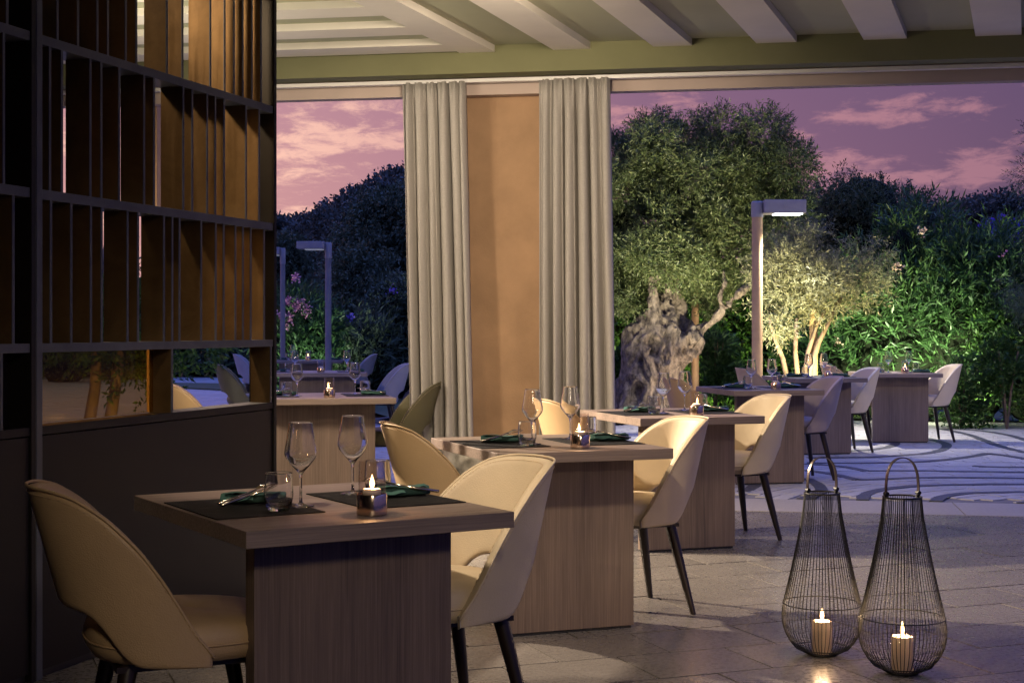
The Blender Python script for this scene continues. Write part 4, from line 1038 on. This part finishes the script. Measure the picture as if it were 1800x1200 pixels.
# violet bougainvillea
bv = empty('bougainvillea_bush', (P(1765, 420, 30).x, 30, 0)); tag(bv, 'violet blue flowering bush above the right hand hedge', 'shrub'); rg = np.random.default_rng(5)
foliage('blossoms', bv, [(A3(P(px, py, 30) - bv.location), (.25, .25, .2)) for px, py in ((1740, 418), (1762, 408), (1780, 415), (1795, 425), (1768, 430), (1815, 412))], 260, 8, .16, .09, .08, M['petal_blue'], 66, .2)
foliage('foliage', bv, [(np.array([0, .2, .9]), (.8, .5, .9)), (A3(P(1770, 425, 30) - bv.location), (.5, .3, .35))], 500, 8, .2, .1, .05, M['leaf_dark'], 67, .2)
MB().tube([(0, 0, 0), (0, .1, 1.6)], [.06, .03], 8).build('stem', M['stem'], bv)

# ---- lawn under the olive and at the left
lw = MB(); ring = [(-.9, 17.9), (.9, 18.75), (3.15, 20.35), (6.0, 19.9), (9, 19.0), (13, 17.5), (14, 26), (-3.2, 26), (-1.0, 17.85)]
struct(lw.add([(x_, y_, .004) for x_, y_ in ring], [tuple(range(len(ring)))]).build('lawn', M['lawn']))
isl = [P(250, 700, 33), P(475, 700, 32), P(475, 700, 28), P(330, 700, 30)]
struct(MB().prism([(p.x, p.y) for p in isl][::-1], -.05, .03).build('lawn', M['lawn']))
rg = np.random.default_rng(77); n = 9000
gp = np.stack([rg.uniform(-1.2, 6, n), rg.uniform(17.9, 22.2, n), np.full(n, .004)], 1)
gp = gp[gp[:, 1] > np.interp(gp[:, 0], [-.9, .9, 3.15, 6], [17.95, 18.8, 20.4, 19.95])]
v, f = leaf_cards(gp, np.tile([0, 0, 1.], (len(gp), 1)) + rg.normal(size=(len(gp), 3)) * .4, .06, .010, rg)
o = link('grass', fast_mesh('grass', v, f, M['grassblade'])); tag(o, 'short grass and litter under the olive tree', 'grass', None, 'stuff')

# ------------------------------------------------------------------ lamp posts
def lamp_post(px, Y, ytop, rpx, side, lit, label, headpx=(72, 23), matp='post', head=True, target=None, watts=0, col=(1, .95, .84)):
    b = P(px, 700, Y); zt = P(px, ytop, Y).z; t = empty('lamp_post', (b.x, Y, 0)); tag(t, label, 'lamp post', 'garden lamp posts'); s = Y / F; r_ = rpx * s
    o = MB().lathe([(r_, 0), (r_, zt - 22 * s), (r_, zt - 22 * s)], 20).build('post', M[matp], t, True); autosmooth(o.data, 40)
    MB().lathe([(r_ * 1.6, 0), (r_ * 1.6, .02), (r_ * 1.1, .03)], 20).build('base_flange', M[matp], t)
    o = MB().lathe([(r_ * 1.12, zt - 24 * s), (r_ * 1.12, zt + 2 * s), (r_ * .9, zt + 4 * s)], 20).build('collar', M['lamphead'], t, True); autosmooth(o.data, 40)
    if head:
        w, h = headpx[0] * s, headpx[1] * s; x0 = side * r_ * 1.0; x1 = side * (r_ + w); a, b_ = min(x0, x1), max(x0, x1)
        hd_ = bevel(MB().box((a, -w * .36, zt - h + 5 * s), (b_, w * .36, zt + 5 * s)).build('lamp_head', M['lamphead'], t), .006)
        g = MB().box((a + w * .28, -w * .25, zt - h + 5 * s - .012), (b_ - w * .07, w * .25, zt - h + 5 * s - .001)).build('lamp_glass', M['lampglow' if lit else 'lampdim'], hd_)
        MB().box((a + w * .46, -w * .375, zt - h * .3), (a + w * .52, -w * .361, zt + 3 * s)).build('latch', M['lamphead'], hd_)
        if watts:
            c = Vector((b.x + (a + b_) / 2 + side * w * .24, Y, zt - h + 5 * s - .05))
            spot_lamp(t, c, target or (c.x, c.y, 0), watts, col, 125, .9, .06)
    return t
lamp_post(1331, 17.2, 358, 9.5, 1, True, 'garden lamp post with lit white lamp head above the small olive', watts=900)
lamp_post(1430, 18.5, 470, 7.2, 1, False, 'beige post rising into the small lit olive tree', (46, 16), head=False)
lamp_post(1222, 20.1, 480, 6.6, 1, False, 'beige post beside the right of the olive trunk', (40, 16), head=False)
lamp_post(2330, 13.2, 330, 10, -1, True, 'garden lamp post added beyond the right edge of the picture', target=(4.4, 15.6, .6), watts=150, col=(1, .84, .58))  # unseen post, added to light the farthest table and its chairs
lamp_post(577, 21, 430, 5.5, -1, False, 'slender violet grey lamp post by the pink oleander', (48, 13), 'postgrey')
lamp_post(497, 23, 440, 4.5, -1, False, 'grey lamp post partly hidden by the screen edge', (30, 13), 'postgrey')

# ------------------------------------------------------------------ garden uplights, unseen fixtures added to light the plants
def uplight(x, y, target, watts, col, label, size=100):
    t = empty('added_garden_spotlight', (x, y, 0)); tag(t, label, 'spotlight', 'added garden spotlights')
    MB().tube([(0, 0, 0), (0, 0, .07)], .012, 8).build('stake', M['black'], t)
    d = (Vector(target) - Vector((x, y, .1))).normalized()
    MB().tube([Vector((0, 0, .1)) - d * .05, Vector((0, 0, .1)) + d * .03], [.032, .04], 14).build('housing', M['black'], t)
    MB().tube([Vector((0, 0, .1)) + d * .0302, Vector((0, 0, .1)) + d * .032], .034, 14).build('lens', M['spotglow'], t)
    spot_lamp(t, Vector((x, y, .1)) + d * .05, target, watts, col, size, .7, .03)
uplight(P(1262, 700, 18.75).x, 18.75, (P(1160, 600, OY).x, OY, 1.2), 85, (1, .78, .55), 'small added uplight on the lawn before the olive trunk', 110)
uplight(P(1236, 700, 21.2).x, 21.2, (P(1258, 600, 22.4).x, 22.4, .8), 200, (.95, 1, .45), 'small added uplight between the olive trunk and the hedge', 130)
uplight(P(1100, 700, 21.4).x, 21.4, (P(1092, 600, 20.6).x, 22.4, .9), 120, (.95, 1, .45), 'small added uplight behind the left foot of the olive trunk', 130)
uplight(P(1455, 700, 17.7).x, 17.7, (P(1440, 500, SY).x, SY, 1.9), 520, (1, .85, .40), 'small added uplight under the little olive tree', 90)
uplight(P(1560, 700, 18.6).x, 18.6, (P(1640, 560, 19.8).x, 19.9, 1.5), 420, (.9, 1, .65), 'small added uplight at the foot of the tall oleander', 150)
uplight(P(1290, 700, 17.3).x, 17.3, (P(1280, 330, OY).x, OY, 3.3), 900, (1, .9, .62), 'small added uplight aimed into the big olive crown', 72)
uplight(P(1050, 700, 17.0).x, 17.0, (P(1130, 330, OY).x, OY, 3.2), 650, (1, .92, .66), 'small added uplight on the ground beside the right curtain', 66)
uplight(P(1728, 700, 18.85).x, 18.85, (P(1735, 420, 19.4).x, 19.5, 2.4), 80, (.92, 1, .65), 'small added uplight hidden among the right hand shrubs', 120)
uplight(P(560, 700, 23.2).x, 23.2, (P(525, 520, 24.6).x, 24.6, 1.4), 120, (.85, 1, .8), 'small added uplight at the foot of the pink oleander', 100)
uplight(P(190, 700, 14.6).x, 14.6, (P(180, 600, 15.6).x, 15.6, 1.0), 16, (1, .9, .75), 'small added uplight behind the tinted pane', 160)

# ------------------------------------------------------------------ ceiling spotlights, out of view, added to bring the warm light
def ceiling_spot(x, y, target, watts, col, label, size=60, blend=.5, radius=.05):
    t = empty('added_ceiling_spotlight', (x, y, ZC)); tag(t, label, 'spotlight', 'added ceiling spotlights')
    MB().lathe([(.05, -.02), (.05, -.001)], 20).build('mounting_plate', M['black'], t)
    MB().tube([(0, 0, -.02), (0, 0, -.10)], .01, 8).build('stem', M['black'], t)
    d = (Vector(target) - Vector((x, y, ZC - .13))).normalized(); c = Vector((0, 0, -.13))
    MB().tube([c - d * .07, c + d * .05], .042, 18).build('housing', M['black'], t)
    MB().tube([c + d * .0505, c + d * .053], .036, 18).build('lens', M['spotglow'], t)
    spot_lamp(t, Vector((x, y, ZC)) + c + d * .07, target, watts, col, size, blend, radius)
WARM = (1, .81, .59)
ceiling_spot(-4.3, 9.0, (.38, 7.05, .75), 3900, WARM, 'added ceiling spotlight beyond the screen aimed at the second table', 42)
ceiling_spot(-2.25, 6.15, (-1.15, 6.9, 1.3), 125, (1, .7, .4), 'added ceiling spotlight close behind the screen', 110, .8, .1)
ceiling_spot(-1.6, 8.2, (.9, 8.4, .6), 650, WARM, 'added ceiling spotlight over the third table', 70, .6)
ceiling_spot(-.06, 7.9, (-.05, 11.0, 1.6), 300, WARM, 'added ceiling spotlight washing the curtains and pillar', 110, .8, .3)
ceiling_spot(-3.6, 7.4, (-1.5, 10.6, .6), 480, WARM, 'added ceiling spotlight over the front table of the left row', 80, .7, .25)
ceiling_spot(2.6, 7.2, (1.8, 9.6, 0), 90, WARM, 'added ceiling spotlight over the open floor', 90, .8, .12)
ceiling_spot(.7, -1.6, (-.45, 4.2, .75), 330, WARM, 'added ceiling spotlight behind the viewer aimed at the nearest table', 32, .9, .35)
ceiling_spot(-.95, 3.2, (-.12, 5.3, .75), 330, WARM, 'added ceiling spotlight above the nearest table', 58, .8, .1)

fl_ = empty('added_floor_uplighter', (-3.3, 8.3, 0)); tag(fl_, 'added slim standing uplighter behind the slatted screen', 'floor lamp')  # lamp added to brighten the ceiling from below
MB().lathe([(.001, 0), (.14, 0), (.14, .015), (.02, .025)], 24).build('base', M['black'], fl_)
MB().tube([(0, 0, .02), (0, 0, 1.62)], .012, 10).build('pole', M['black'], fl_)
MB().lathe([(.02, 1.60), (.09, 1.66), (.10, 1.70), (.092, 1.70), (.02, 1.63)], 24).build('shade', M['black'], fl_)
spot_lamp(fl_, (-3.3, 8.3, 1.72), (-2.6, 8.3, 3.3), 260, (1, .88, .66), 150, .8, .05)
